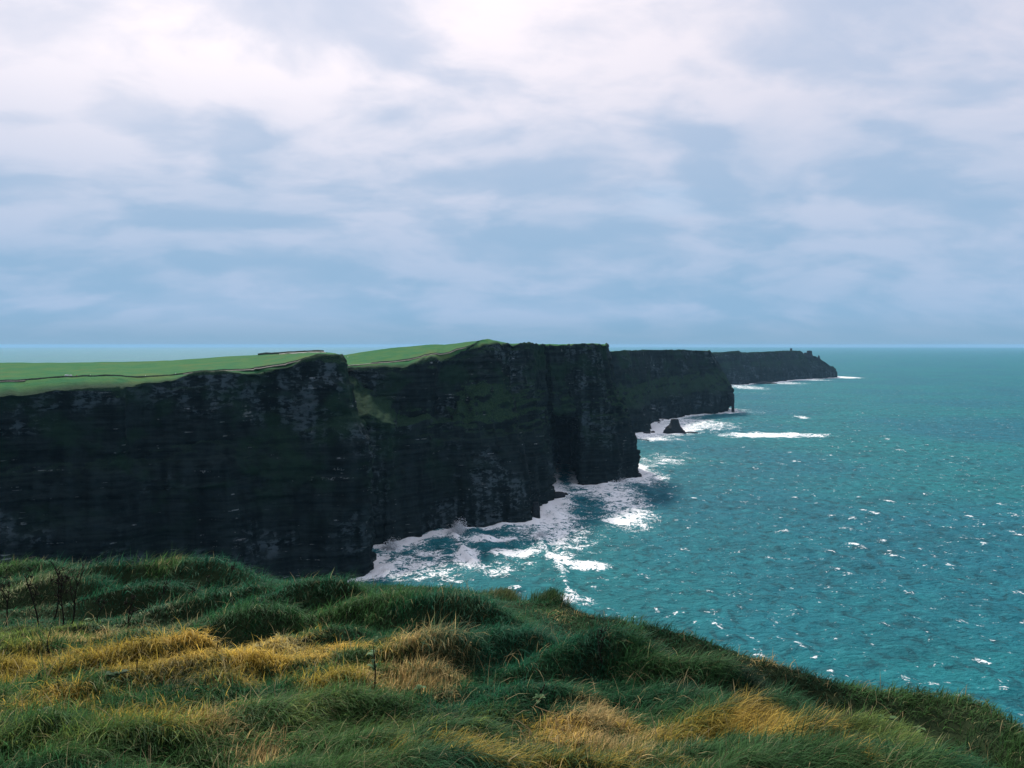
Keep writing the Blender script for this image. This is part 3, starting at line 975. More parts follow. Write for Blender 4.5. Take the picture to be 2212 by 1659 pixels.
# ------------------------------------------------------------------ the sea
def build_sea():
    # rings round the foot of the viewpoint, finer where the water is near
    r = [70.0]
    while r[-1] < 62000:
        q = r[-1]
        f = 0.02 if q < 300 else (0.0048 if q < 2600 else (0.008 if q < 5000 else 0.05))
        r.append(q * (1 + f))
    r = np.array(r)
    th = [math.radians(-9)]
    a = [math.radians(v) for v in np.arange(-52, 44.01, 0.15)]
    lo = list(np.radians(np.arange(-180, -52, 4.0)))
    hi = list(np.radians(np.arange(48, 180, 4.0)))
    th = np.array(lo + a + hi)
    R, T = np.meshgrid(r, th, indexing='ij')
    X, Y = (R * np.sin(T)).ravel(), (R * np.cos(T)).ravel()
    RR = R.ravel()
    Z = np.zeros_like(X)
    DX = np.zeros_like(X)
    DY = np.zeros_like(X)
    cur = np.zeros_like(X)
    rng = np.random.default_rng(3)
    sp = np.maximum(RR * 0.0042, 1.0)
    for i in range(34):
        lam = 9.0 * (6.0 ** rng.random()) if i > 5 else rng.uniform(55, 95)
        ang = math.radians(200) + rng.normal(0, 0.55)
        kx, ky = math.cos(ang) * 2 * math.pi / lam, math.sin(ang) * 2 * math.pi / lam
        amp = 0.0095 * lam ** 0.95 if i > 5 else 0.16
        fade = np.clip(lam / (sp * 3.2) - 0.4, 0, 1)
        ph = kx * X + ky * Y + rng.uniform(0, 6.28)
        s, c = np.sin(ph), np.cos(ph)
        amp = amp * fade
        Z += amp * s
        DX -= 0.9 * amp * math.cos(ang) * c
        DY -= 0.9 * amp * math.sin(ang) * c
        cur += amp * (2 * math.pi / lam) * s
    gate = 0.62 + 0.5 * fbm(X / 260, Y / 260, 0 * X, 3, 501)
    calm = np.clip(1.2 - RR / 9000, 0, 1)
    # distance to the foot of the cliffs
    shore = np.concatenate(SHORE)
    D = np.full(X.shape, 1e4, dtype=np.float32)
    near = np.where((RR > 250) & (RR < 6500) & (np.abs(T.ravel()) < 1.0))[0]
    sx, sy = shore[:, 0].astype(np.float32), shore[:, 1].astype(np.float32)
    for c0 in range(0, len(near), 60000):
        ii = near[c0:c0 + 60000]
        best = np.full(len(ii), 1e9, dtype=np.float32)
        xx, yy = X[ii].astype(np.float32), Y[ii].astype(np.float32)
        for s0 in range(0, len(sx), 64):
            dd = (xx[:, None] - sx[None, s0:s0 + 64]) ** 2 + (yy[:, None] - sy[None, s0:s0 + 64]) ** 2
            best = np.minimum(best, dd.min(1))
        D[ii] = np.sqrt(best)
    far_w = 1.0 + np.clip((RR - 1200) / 900, 0, 2.2)
    foam = 0.78 * np.exp(-(D / (9 * far_w)) ** 1.3) + 0.32 * np.exp(-D / (60 * far_w))
    # foam fields: (column, row, half width, half height, strength)
    for pc, rc, rw, rh, st in [
        (870, 1215, 90, 45, .24), (1010, 1200, 28, 16, .62), (1110, 1195, 45, 9, .55), (1060, 1165, 60, 7, .45), (1270, 1222, 45, 10, .62), (1215, 1210, 22, 10, .5), (1240, 1298, 70, 14, .55),
        (1200, 1095, 45, 30, .48), (1280, 1062, 90, 16, .3), (1400, 1035, 55, 24, .40), (1370, 1105, 55, 45, .34), (1330, 1125, 30, 6, .5), (1200, 1150, 70, 40, .25), (1000, 1235, 160, 25, .25),
        (1700, 940, 118, 7, .72), (1600, 942, 60, 5, .3), (1735, 902, 18, 4, .62), (1520, 918, 95, 16, .55), (1440, 930, 60, 12, .6), (1400, 945, 45, 8, .5), (1500, 952, 120, 8, .28), (1450, 985, 90, 14, .26), (1430, 1000, 60, 10, .25),
        (1620, 890, 70, 8, .22), (1650, 850, 60, 4, .35), (1620, 838, 50, 6, .5), (1700, 828, 60, 4, .4), (1825, 815.5, 38, 2.2, .62), (1760, 821, 50, 1.8, .4), (1500, 1000, 160, 30, .12), (1300, 1180, 170, 80, .2), (1080, 1200, 220, 60, .24), (1350, 1090, 90, 55, .26), (1300, 1270, 200, 30, .12), (2120, 1430, 30, 8, .4), (2145, 1465, 22, 7, .38),
    ]:
        q = np.array(SEA(pc, rc))
        a_, b_ = SEA(pc, rc - rh)[1], SEA(pc, rc + rh)[1]
        wx = rw / F * q[1]
        wy = abs(a_ - b_) / 2
        cy = (a_ + b_) / 2
        e = ((X - q[0]) / wx) ** 2 + ((Y - cy) / wy) ** 2
        foam += st * np.exp(-e ** 1.5 * 0.9)
    # swells breaking in the bay
    for pts, hgt, wd, st in [([(978, 1148), (992, 1172), (1003, 1192), (1020, 1215)], 2.6, 4.0, .62), ([(1158, 1152), (1175, 1185), (1195, 1212), (1222, 1250), (1230, 1290)], 1.9, 4.5, .42),
                             ([(1060, 1178), (1110, 1172), (1165, 1168)], 1.2, 5, .3)]:
        L = np.array([SEA(*q)[:2] for q in pts])
        for aa, bb in zip(L[:-1], L[1:]):
            dv = bb - aa
            tt = np.clip(((X - aa[0]) * dv[0] + (Y - aa[1]) * dv[1]) / (dv @ dv), 0, 1)
            dd = np.hypot(X - aa[0] - tt * dv[0], Y - aa[1] - tt * dv[1])
            wob = 1 + 0.7 * fbm(X / 11, Y / 11, 0 * X, 2, 515)
            dd = np.abs(dd + 4.0 * fbm(X / 24, Y / 24, 0 * X, 2, 516))
            g = np.exp(-(dd / (wd * wob)) ** 2)
            Z = np.maximum(Z, hgt * g - 0.4) if hgt > 2 else Z + hgt * g
            foam = np.maximum(foam, foam * .4 + st * g + 0.05)
    foam = np.clip(foam, 0, 1.15)
    cap = sstep(cur, 0.24, 0.48) * np.clip(gate, 0.2, 1.1)
    V = np.stack([X + DX * calm, Y + DY * calm, Z * calm], -1)
    o = mesh_np('sea', V, grid_quads(len(r), len(th)), None, M_SEA, True, {'foam': ('FLOAT', foam), 'cap': ('FLOAT', cap)})
    tag(o, 'teal windblown sea with whitecaps and foam along the cliffs', 'sea', kind='structure')


build_sea()


# ------------------------------------------------------------------ paths and walls on the headlands
def proj(v):
    return CX + F * v[..., 0] / v[..., 1]


def strip(row, nxt, lo, hi, a, b, lift):
    """points along a loft row between two columns of the photograph, a and b metres inland"""
    px = proj(row)
    k = np.where((px > lo) & (px < hi))[0]
    d = nxt[k] - row[k]
    L = np.linalg.norm(d, axis=1, keepdims=True)
    d = d / L
    up = np.array((0, 0, lift))
    return row[k] + d * a + up, row[k] + d * b + up


def ribbon(name, label, cat, p, q, mat, kind='structure'):
    n = len(p)
    V = np.concatenate([p, q, q - (0, 0, .6), p - (0, 0, .6)])
    i = np.arange(n - 1)
    Q = []
    for r in range(4):
        r2 = (r + 1) % 4
        Q.append(np.stack([r * n + i, r * n + i + 1, r2 * n + i + 1, r2 * n + i], -1))
    o = mesh_np(name, V, np.concatenate(Q), None, mat)
    return tag(o, label, cat, kind=kind)


def wall_along(name, label, p, q, hgt, mat, cat='wall', seed=0):
    n = len(p)
    hh = hgt * (0.8 + 0.3 * fbm(np.arange(n) / 5.0, np.zeros(n), np.zeros(n), 3, seed))
    up = np.stack([0 * hh, 0 * hh, hh], -1)
    dn = np.array((0, 0, -.8))
    V = np.concatenate([p + dn, p + up, q + up, q + dn])
    i = np.arange(n - 1)
    Q = [np.stack([r * n + i, r * n + i + 1, ((r + 1) % 4) * n + i + 1, ((r + 1) % 4) * n + i], -1) for r in range(4)]
    caps = np.array([[0, n, 2 * n, 3 * n], [n - 1, 4 * n - 1, 3 * n - 1, 2 * n - 1]])
    o = mesh_np(name, V, np.concatenate(Q + [caps]), None, mat)
    return tag(o, label, cat)


LA = [k for k in LOFTS if k.startswith('dark layered')][0]
LB = [k for k in LOFTS if k.startswith('tall dark')][0]
LD = [k for k in LOFTS if k.startswith('farthest')][0]
VA, PA, CA, _ = LOFTS[LA]
VB, PB, CB, _ = LOFTS[LB]
ribbon('path', 'pale gravel path along the edge of the nearest headland', 'path', *strip(VA[PA], VA[PA + 1], 395, 716, -5.5, -1.5, .3), M_PATH)
ribbon('path', 'short pale stretch of path where the nearest headland meets the frame edge', 'path', *strip(VA[PA], VA[PA + 1], -60, 60, -4.5, -2.2, .3), M_PATH)
wall_along('flagstone_wall', 'low dark flagstone wall beside the path on the field headland', *strip(VA[PA], VA[PA + 1], -350, 700, 0.6, 1.6, 0), 1.2, M_WALL, seed=11)
ribbon('path', 'thin pale cliff path curving up to the second headland', 'path', *strip(VB[PB], VB[PB + 1], 735, 1010, -3.6, -1.0, .35), M_PATH)
wall_along('flagstone_wall', 'dark flagstone wall following the path up the second headland', *strip(VB[PB], VB[PB + 1], 800, 1030, 1.0, 2.0, 0), 1.3, M_WALL, seed=12)
p_, q_ = strip(VA[CA - 1], VA[CA], 556, 702, 1.0, 2.2, 0)
wall_along('flagstone_wall', 'dark wall on the skyline of the field headland', p_, q_, 2.4, M_WALL, seed=13)
ribbon('path', 'pale trodden strip below the skyline wall of the field headland', 'path', *strip(VA[CA - 1], VA[CA], 600, 705, -8, -1, .4), M_PALESTONE)


def on_loft(V, r0, px, inland):
    row = V[r0]
    k = int(np.argmin(np.abs(proj(row) - px)))
    d = V[r0 + 1, k] - row[k] if inland >= 0 else row[k] - V[r0 - 4, k]
    d = d / np.linalg.norm(d)
    return row[k] + d * inland


# ------------------------------------------------------------------ people, sheep and boards on the headlands
def person_mesh():
    me = bpy.data.meshes.new('person')
    v = [(0, 0, .95), (0, 0, 1.15), (0, 0, 1.38), (0, 0, 1.50), (0, .01, 1.66), (0, .01, 1.74),
         (.18, 0, 1.40), (.25, .02, 1.14), (.24, -.06, .90), (-.18, 0, 1.40), (-.26, .02, 1.14), (-.22, -.08, .92),
         (.10, 0, .90), (.12, -.02, .50), (.12, .02, .07), (.12, -.14, .04), (-.10, 0, .90), (-.13, .06, .50), (-.14, .12, .07), (-.14, -.03, .04)]
    e = [(0, 1), (1, 2), (2, 3), (3, 4), (4, 5), (2, 6), (6, 7), (7, 8), (2, 9), (9, 10), (10, 11), (0, 12), (12, 13), (13, 14), (14, 15), (0, 16), (16, 17), (17, 18), (18, 19)]
    r = [.16, .15, .17, .07, .11, .09, .085, .06, .045, .085, .06, .045, .105, .075, .05, .04, .105, .075, .05, .04]
    me.from_pydata(v, e, [])
    o = bpy.data.objects.new('person_source', me)
    COL.objects.link(o)
    sk = o.modifiers.new('skin', 'SKIN')
    for i, s_ in enumerate(me.skin_vertices[0].data):
        s_.radius = (r[i], r[i] * .85)
        s_.use_root = (i == 0)
    ss = o.modifiers.new('sub', 'SUBSURF')
    ss.levels = 1
    dg = bpy.context.evaluated_depsgraph_get()
    out = bpy.data.meshes.new_from_object(o.evaluated_get(dg))
    bpy.data.objects.remove(o)
    return out


PM = person_mesh()
PM.materials.clear()
COATS = {'red': simple_mat('red_jacket', (0.45, 0.02, 0.02), .8, .1), 'white': simple_mat('white_jacket', (0.75, 0.75, 0.75), .8, .05), 'dark': simple_mat('dark_coat', (0.012, 0.014, 0.018), .8, .2),
         'blue': simple_mat('navy_coat', (0.02, 0.04, 0.10), .8, .2)}
M_TROUSER = simple_mat('dark_trousers', (0.012, 0.013, 0.016), .85, .2)
M_SKIN = simple_mat('skin', (0.42, 0.26, 0.19), .6, .05)


def person(loc, coat, rz, label, group=None):
    me = PM.copy()
    for m_ in (COATS[coat], M_TROUSER, M_SKIN):
        me.materials.append(m_)
    for pl in me.polygons:
        zc = pl.center.z
        pl.material_index = 2 if zc > 1.5 else (1 if zc < .9 and abs(pl.center.x) < .2 else 0)
    o = bpy.data.objects.new('person', me)
    COL.objects.link(o)
    o.location = loc
    o.rotation_euler = (0, 0, rz)
    tag(o, label, 'person', group)


person(on_loft(VA, PA, 164, 3.0), 'red', .4, 'walker in a red jacket beside the field wall')
person(on_loft(VA, PA, 191, 3.0), 'dark', 1.2, 'walker in a dark coat standing with one in white')
person(on_loft(VA, PA, 194, 3.6), 'white', 2.0, 'walker in a white jacket beside one in a dark coat')
person(on_loft(VA, PA, 312, 3.2), 'white', 1.4, 'lone walker in white by the middle of the field wall')
person(on_loft(VA, PA, 316, 3.4), 'blue', 1.6, 'walker in a navy coat following the one in white')
person(on_loft(VA, PA, 381, 3.0), 'white', 0.6, 'single white-jacketed walker where the pale path begins')
for i, (pp, inl) in enumerate([(704, 6), (707, 9), (710, 7), (712, 11), (716, 5)]):
    person(on_loft(VA, PA, pp, inl), 'dark', i * 1.3, 'dark-coated visitor standing at the tip of the field headland', 'visitors at the tip of the headland')

for pp, w_, lab in [(143, 2.6, 'white information board by the field wall, the wider of two'), (152.5, 1.8, 'small white information board next to a wider one')]:
    c = on_loft(VA, PA, pp, 3.5)
    e = empty('information_board', tuple(c), .2)
    MB().box((-w_ / 2, -.05, .7), (w_ / 2, .05, 1.9)).build('panel', M_WHITE, e)
    for sx in (-1, 1):
        MB().tube([(sx * w_ * .35, .09, -.3), (sx * w_ * .35, .09, 1.8)], [.05, .05], 6).build('post', M_WALL, e)
    tag(e, lab, 'sign')


def sheep(loc, rz, label, group=None):
    e = empty('sheep', loc, rz)
    t_ = np.linspace(0, 1, 9)
    pts = np.stack([-.5 + t_ * 1.0, 0 * t_, .62 + .03 * np.sin(t_ * 6)], -1)
    MB().tube(pts, .05 + .27 * np.sin(np.pi * (0.08 + .84 * t_)) ** .6, 10).build('fleece', M_WOOL, e, True)
    MB().tube([(.48, 0, .72), (.58, 0, .80), (.72, 0, .74), (.80, 0, .66)], [.10, .11, .08, .05], 8).build('head', M_DARKSKIN, e, True)
    for sx in (-.3, .3):
        for sy in (-.12, .12):
            MB().tube([(sx, sy, .45), (sx, sy, .22), (sx + .02, sy, 0)], [.06, .04, .035], 6).build('leg', M_DARKSKIN, e)
    tag(e, label, 'sheep', group)


sheep(tuple(on_loft(VB, PB, 752, 55)), .7, 'white sheep alone on the bright field of the second headland')


# ------------------------------------------------------------------ sea stack, rocks and tower
def ring_rock(name, label, cat, rings, mat, seed, depth=.8, amp=.12, boxy=False, group=None, kind=None, sides=40):
    """rings: (cx, cy, z, half width); sides broken into beds"""
    rings = np.array(rings, float)
    zi = np.linspace(rings[0, 2], rings[-1, 2], max(14, int((rings[-1, 2] - rings[0, 2]) / 1.2)))
    cx, cy, hw = (np.interp(zi, rings[:, 2], rings[:, k]) for k in (0, 1, 3))
    an = np.linspace(0, 2 * np.pi, sides, endpoint=False)
    A_, Z_ = np.meshgrid(an, zi)
    rad = 1 + amp * 2.2 * fbm(np.cos(A_) * 1.4, np.sin(A_) * 1.4, Z_ / 30, 3, seed) + amp * vnoise(np.cos(A_) * 3, np.sin(A_) * 3, np.floor(Z_ / 3.0) * 2.3, seed + 5)
    ex = 0.55 if boxy else 0.85
    cxs = np.sign(np.cos(A_)) * np.abs(np.cos(A_)) ** ex
    sys_ = np.sign(np.sin(A_)) * np.abs(np.sin(A_)) ** ex
    X = cx[:, None] + hw[:, None] * rad * cxs
    Y = cy[:, None] + hw[:, None] * rad * sys_ * depth
    V = np.stack([X, Y, Z_ + 0.4 * fbm(X / 4, Y / 4, Z_ * 0, 2, seed + 9)], -1).reshape(-1, 3)
    n = len(zi)
    V = np.concatenate([V, [(cx[-1], cy[-1], zi[-1] + hw[-1] * .15), (cx[0], cy[0], zi[0])]])
    t_ = [[(n - 1) * sides + k, (n - 1) * sides + (k + 1) % sides, n * sides] for k in range(sides)] + [[(k + 1) % sides, k, n * sides + 1] for k in range(sides)]
    o = mesh_np(name, V, grid_quads(n, sides, True), t_, mat)
    return tag(o, label, cat, group, kind)


def px_ring(px0, px1, row, D):
    a, b = W(px0, row, D), W(px1, row, D)
    return ((a[0] + b[0]) / 2, D, a[2], (b[0] - a[0]) / 2)


DS = EYE * F / (935 - HR)
ring_rock('sea_stack', 'black pyramid-shaped sea stack standing in white foam', 'sea stack',
          [px_ring(1433, 1482, 940, DS), px_ring(1434, 1480, 934, DS), px_ring(1437, 1476, 928, DS), px_ring(1441, 1472, 922.5, DS), px_ring(1446.5, 1469, 918, DS), px_ring(1448.5, 1467, 912, DS), px_ring(1450, 1464.5, 905.5, DS)],
          M_ROCK, 71, .8, .07)
ring_rock('rock_pillar', 'thin black rock leg of a sea arch at the tip of the third headland', 'rock pillar',
          [px_ring(1580, 1587, 893, 2131), px_ring(1580.5, 1586.5, 888, 2131), px_ring(1580, 1586, 876, 2131), px_ring(1577, 1586.5, 864, 2131), px_ring(1570, 1586, 850, 2133)], M_ROCK, 77, .9, .05, sides=20)
DH = 4300
ring_rock('rock_pinnacle', 'blocky square-topped rock pinnacle on the farthest headland beyond the tower', 'rock', [px_ring(1741, 1756, 772, DH), px_ring(1743, 1754, 765, DH), px_ring(1743.5, 1753, 757.8, DH)], M_ROCK, 81, .8, .06, True)
ring_rock('rock_pinnacle', 'low rock knob between the tower and the square-topped pinnacle', 'rock', [px_ring(1734, 1746, 770, DH), px_ring(1736, 1744, 765, DH), px_ring(1737.5, 1743, 761.8, DH)], M_ROCK, 83, .8, .08, True)
ring_rock('rock_pinnacle', 'small pointed rock on the seaward slope of the farthest headland', 'rock', [px_ring(1765, 1772, 776, 4340), px_ring(1767, 1770.5, 770, 4340), px_ring(1768, 1769.5, 767.5, 4340)], M_ROCK, 85, .8, .06, sides=20)
# boulders at the waterline
for i, (pc, rc, hw, hh) in enumerate([(1398, 937, 7, 5), (1410, 934, 4.5, 3), (1416, 911, 6, 4), (1424, 910, 4, 3), (1431, 908.5, 4, 2.6), (1437, 907.5, 3, 2.2), (1423, 914, 3, 2), (1443, 906.5, 3, 2)]):
    c = SEA(pc, rc)
    ring_rock('boulder', 'black boulder in the foam between the third headland and the sea stack', 'boulder', [(c[0], c[1], -2, hw), (c[0], c[1], hh * .5, hw * .85), (c[0], c[1], hh, hw * .4)], M_ROCK, 200 + i * 7, .8, .18, group='boulders by the sea stack', sides=16)
for pc, rc, hw, hh, lab in [(1207, 1075, 9, 6.5, 'black ledge rock jutting into foam in front of the sea cave'), (1219, 1072, 4.5, 4, 'small black rock at the outer end of the cave ledge'),
                            (1376, 1029, 6, 5, 'low black rock at the foot of the headland nose beyond the cave'), (1157, 1118, 5, 16, 'squared black rock buttress at the corner below the second headland'),
                            (1378, 951, 22, 1.2, 'flat black reef awash in foam in front of the sea stack'), (1494, 934.8, 14, 1.3, 'thin black reef awash just beside the sea stack'), (1650, 828.5, 60, 6, 'flat dark skerry in the surf below the farthest headland')]:
    c = SEA(pc, rc)
    ring_rock('rock', lab, 'rock', [(c[0], c[1], -2, hw), (c[0], c[1], hh * .6, hw * .9), (c[0], c[1], hh, hw * .6)], M_ROCK, int(pc), .6, .14, sides=26)

# ruined watch tower
k_ = int(np.argmin(np.abs(proj(VD_ := LOFTS[LD][0][LOFTS[LD][1]]) - 1710)))
tb = VD_[k_] + np.array((0, 8, -1.5))
tw = empty('stone_tower', tuple(tb), .2)
S_ = 4.3
H_ = 13.5
wall = MB()
n_ = 7
prof = [(0, 1.0), (.5, .93), (.75, .95), (.9, 1.08), (1.0, 1.10)]
vv_, qq_ = [], []
for f_, sc_ in prof:
    for (cx_, cy_) in ((-1, -1), (1, -1), (1, 1), (-1, 1)):
        vv_.append((cx_ * S_ * sc_, cy_ * S_ * sc_, f_ * H_))
wall.add(vv_, grid_quads(len(prof), 4, True))
wall.build('wall', M_TOWER, tw)
MB().box((-S_ * .98, -S_ * .98, H_ * .9), (S_ * .98, S_ * .98, H_ * .93)).build('roof', M_TOWER, tw)
for cx_, cy_ in ((-.85, -1.02), (.1, -1.02), (.9, -1.02), (-1.02, .5), (1.02, .3), (-.2, 1.02), (.8, 1.02)):
    MB().box((cx_ * S_ - .7, cy_ * S_ - .5, H_ - .1), (cx_ * S_ + .7, cy_ * S_ + .5, H_ + 1.1)).build('merlon', M_TOWER, tw)
for zc in (4.5, 8.5):
    wn = MB().box((-.55, -S_ * 1.02, zc), (.55, -S_ * .90, zc + 1.6)).build('window', M_DARKSKIN, tw)
    MB().box((-.75, -S_ * 1.05, zc - .25), (.75, -S_ * .9, zc - .02)).build('sill', M_TOWER, wn)
MB().box((-.8, -S_ * 1.035, 0.8), (.8, -S_ * .93, 3.2)).build('doorway', M_DARKSKIN, tw)
tag(tw, 'ruined square stone watch tower on top of the farthest headland', 'tower')


# ------------------------------------------------------------------ spray thrown up against the cliffs
def spray(pc, rc, w_, h_, n, label, lean=.3, back=4):
    c = np.array(SEA(pc, rc))
    rg = np.random.default_rng(int(pc * 7 + rc))
    f = rg.random(n) ** 1.7
    x = c[0] + rg.normal(0, 1, n) * w_ * (0.45 + .35 * (1 - f)) + lean * f * h_
    y = c[1] + rg.normal(0, 1, n) * back
    z = f * h_ * (0.6 + .6 * rg.random(n)) - .3
    sz = (0.16 + .5 * rg.random(n) ** 2) * (1.25 - .8 * f)
    ctr = np.stack([x, y, z], -1)
    V = ctr[:, None] + rg.normal(0, 1, (n, 4, 3)) * sz[:, None, None]
    b = (np.arange(n) * 4)[:, None]
    T = np.concatenate([b + np.array([[0, 1, 2]]), b + np.array([[0, 2, 3]]), b + np.array([[0, 3, 1]]), b + np.array([[1, 3, 2]])])
    o = mesh_np('sea_spray', V.reshape(-1, 3), None, T, M_SPRAY)
    tag(o, label, 'spray', kind='stuff')


spray(985, 1152, 5.5, 13, 2600, 'burst of white spray where the swell breaks on the second headland')
spray(842, 1186, 6, 9, 1800, 'white spray thrown up in the corner between two headlands')
spray(1168, 1160, 4, 6, 1100, 'spray on the crest of the second breaker in the bay')
spray(1330, 1040, 22, 5, 1200, 'white surf spray along the foot of the cave headland', 0, 5)
spray(1577, 889, 5, 15, 500, 'white water bursting through the small sea arch', 0, 4)


# ------------------------------------------------------------------ plants of the foreground
def stalk(b, tpt, seed, label, mat=None, branches=5, group=None, heads=True, thick=.009):
    """dried upright plant: stem, side branches and seed heads"""
    mat = mat or M_STALK
    rg = np.random.default_rng(seed)
    base = ground_at(*b)
    Y = base[1]
    dx = (tpt[0] - b[0]) / F * Y
    dz = (b[1] - tpt[1]) / F * Y
    e = empty('dried_plant', tuple(base))
    t_ = np.linspace(0, 1, 9)
    pts = np.stack([dx * t_ + .02 * np.sin(t_ * 5 + seed), .06 * t_ * rg.normal() + .015 * np.sin(t_ * 7), -.06 + (dz + .06) * t_], -1)
    MB().tube(pts, thick * (1.15 - .75 * t_), 6).build('stem', mat, e)
    for i in range(branches):
        f = rg.uniform(.35, .97)
        o_ = np.array([np.interp(f, t_, pts[:, k]) for k in range(3)])
        an = rg.uniform(0, 6.28)
        L = dz * rg.uniform(.12, .34)
        u = np.linspace(0, 1, 5)
        bp = o_ + np.stack([L * .55 * u * math.cos(an), L * .4 * u * math.sin(an), L * (.35 * u + .65 * u ** 1.6)], -1)
        br = MB().tube(bp, thick * (.6 - .35 * u), 5).build('branch', mat, e)
        if heads:
            mb = MB()
            for _ in range(7):
                dv = rg.normal(0, 1, 3) * (.016, .016, .010) + (0, 0, .02)
                mb.tube([bp[-1], bp[-1] + dv * .7, bp[-1] + dv * 1.5], [.002, .0025, .005], 4)
            mb.build('seed_head', mat, br)
    tag(e, label, 'dried plant', group)
    return e


for i, (b, t_, lab, g_, br) in enumerate([
    ((17, 1336), (12, 1241), 'dark dried stalk standing apart, with a leafy middle', None, 6),
    ((89, 1332), (62, 1223), 'tall dark dried stalk leaning left on the green slope', None, 7),
    ((115, 1321), (131, 1212), 'thin dark dried stalk leaning right, in a clump of three', None, 6),
    ((130, 1336), (136, 1217), 'thickest upright dark dried stalk in a clump of three', None, 10),
    ((149, 1325), (180, 1208), 'dark dried stalk leaning farthest right of a clump of three', None, 7),
    ((208, 1338), (213, 1294), 'short straight dark stalk on dark green grass', None, 2),
    ((279, 1358), (280, 1272), 'thick lone black stalk with a bushy foot', None, 4),
    ((350, 1323), (353, 1268), 'dark dried stalk with one low branch bent sideways', None, 3),
]):
    stalk(b, t_, 500 + i, lab, None, br, g_)
for i, (b, t_, lab) in enumerate([((110, 1467), (107, 1372), 'tallest thin upright stalk in the yellow grass'), ((298, 1480), (318, 1396), 'thin stalk leaning well to the right out of the yellow grass'),
                                 ((467, 1453), (464, 1392), 'thin upright stalk between the yellow mound and the straw clumps'), ((557, 1426), (559, 1372), 'thin stalk where the yellow grass meets the green mound'),
                                 ((113, 1541), (105, 1477), 'thin stalk leaning left, just below the tallest thin stalk'), ((704, 1467), (699, 1424), 'short thin stalk close to the pale-leaved stem and orange clump'),
                                 ((327, 1440), (331, 1400), 'short thin stalk next to the stalk that leans right')]):
    stalk(b, t_, 530 + i, lab, None, 1, None, False, .005)
for i, (b, t_, lab) in enumerate([((496, 1281), (501, 1247), 'small dark stalk crossing the skyline of the green edge'), ((450, 1285), (450, 1266), 'smallest dark stalk on the deep green slope'),
                                 ((412, 1330), (416, 1300), 'small dark stalk low on the deep green slope by the bent-branch stalk')]):
    stalk(b, t_, 550 + i, lab, None, 3, None, True, .006)
stalk((1300, 1464), (1297, 1375), 560, 'dark dried stalk in the shaded grass beside a pale leaf', None, 3)
stalk((1160, 1525), (1175, 1480), 561, 'dark low branching stalk above the straw tangle', None, 5, None, False)
for i, (b, t_) in enumerate([((1684, 1500), (1693, 1455)), ((1600, 1470), (1616, 1445)), ((1585, 1465), (1570, 1425)), ((1765, 1610), (1790, 1560)), ((1870, 1590), (1880, 1545)), ((1930, 1580), (1945, 1530))]):
    stalk(b, t_, 570 + i, 'pale bleached grass stalk in front of the dark bank', M_STRAW, 1, 'bleached stalks by the dark bank', False, .004)
for i, (b, t_) in enumerate([((1240, 1545), (1160, 1520)), ((1230, 1580), (1205, 1535)), ((1360, 1640), (1260, 1600)), ((1420, 1590), (1340, 1600)), ((760, 1640), (800, 1600))]):
    stalk(b, t_, 590 + i, 'bleached fallen stem lying over the straw grass', M_STRAW, 2, 'fallen straw stems', False, .006)


def leafy(pc, rc, size, n, label, seed, mat=None, stem_h=0.0):
    rg = np.random.default_rng(seed)
    base = ground_at(pc, rc)
    e = empty('leafy_plant', tuple(base))
    if stem_h:
        MB().tube([(0, 0, -.05), (.01, 0, stem_h * .5), (-.01, .01, stem_h)], [.008, .006, .003], 6).build('stem', M_STALK, e)
    for i in range(n):
        an = rg.uniform(0, 6.28)
        el = rg.uniform(.35, 1.2)
        L = size * rg.uniform(.6, 1.1)
        wd = L * rg.uniform(.16, .26)
        h0 = .08 + (rg.uniform(.2, 1) * stem_h if stem_h else 0)
        u = np.linspace(0, 1, 7)
        rad = L * u * math.cos(el)
        zz = h0 + L * (u * math.sin(el) - .45 * u ** 2.2)
        ctr = np.stack([rad * math.cos(an), rad * math.sin(an), zz], -1)
        sd = np.array((-math.sin(an), math.cos(an), 0))
        w_ = wd * np.sin(np.pi * np.clip(u * .93 + .05, 0, 1)) ** .8
        fold = np.array((0, 0, .22))
        V = np.concatenate([ctr - sd * w_[:, None] + fold * w_[:, None], ctr, ctr + sd * w_[:, None] + fold * w_[:, None]])
        k = np.arange(6)
        Q = np.concatenate([np.stack([k, k + 1, 7 + k + 1, 7 + k], -1), np.stack([7 + k, 7 + k + 1, 14 + k + 1, 14 + k], -1)])
        mesh_np('leaf', V, Q, None, mat or M_LEAF, True, None, e)
    tag(e, label, 'plant')


leafy(1340, 1455, .13, 6, 'pale broad-leaved plant alone in dark shaded grass', 901)
leafy(808, 1500, .09, 9, 'dark-stemmed plant with pale leaves beside the orange straw clump', 902, None, .42)
leafy(1165, 1530, .09, 9, 'green leafy plant above the straw tangle', 903)
leafy(905, 1500, .08, 7, 'low green leafy plant at the foot of the orange straw clump', 904)
leafy(200, 1345, .10, 7, 'small pale-leaved plant under the short straight stalk', 905)
leafy(1915, 1592, .11, 7, 'cluster of pale upright leaves below the dark bank', 906)
leafy(1985, 1590, .10, 5, 'sprawling pale-leaved plant at the foot of the right bank', 907)
leafy(250, 1500, .12, 9, 'dark-leaved plant in the middle of the yellow grass', 908, simple_mat('dark_leaf', (0.03, 0.06, 0.03), .6, .3, 20))
leafy(100, 1590, .13, 10, 'leafy plant in the dark pocket at the lower left', 909, simple_mat('olive_leaf', (0.09, 0.12, 0.06), .6, .3, 20))


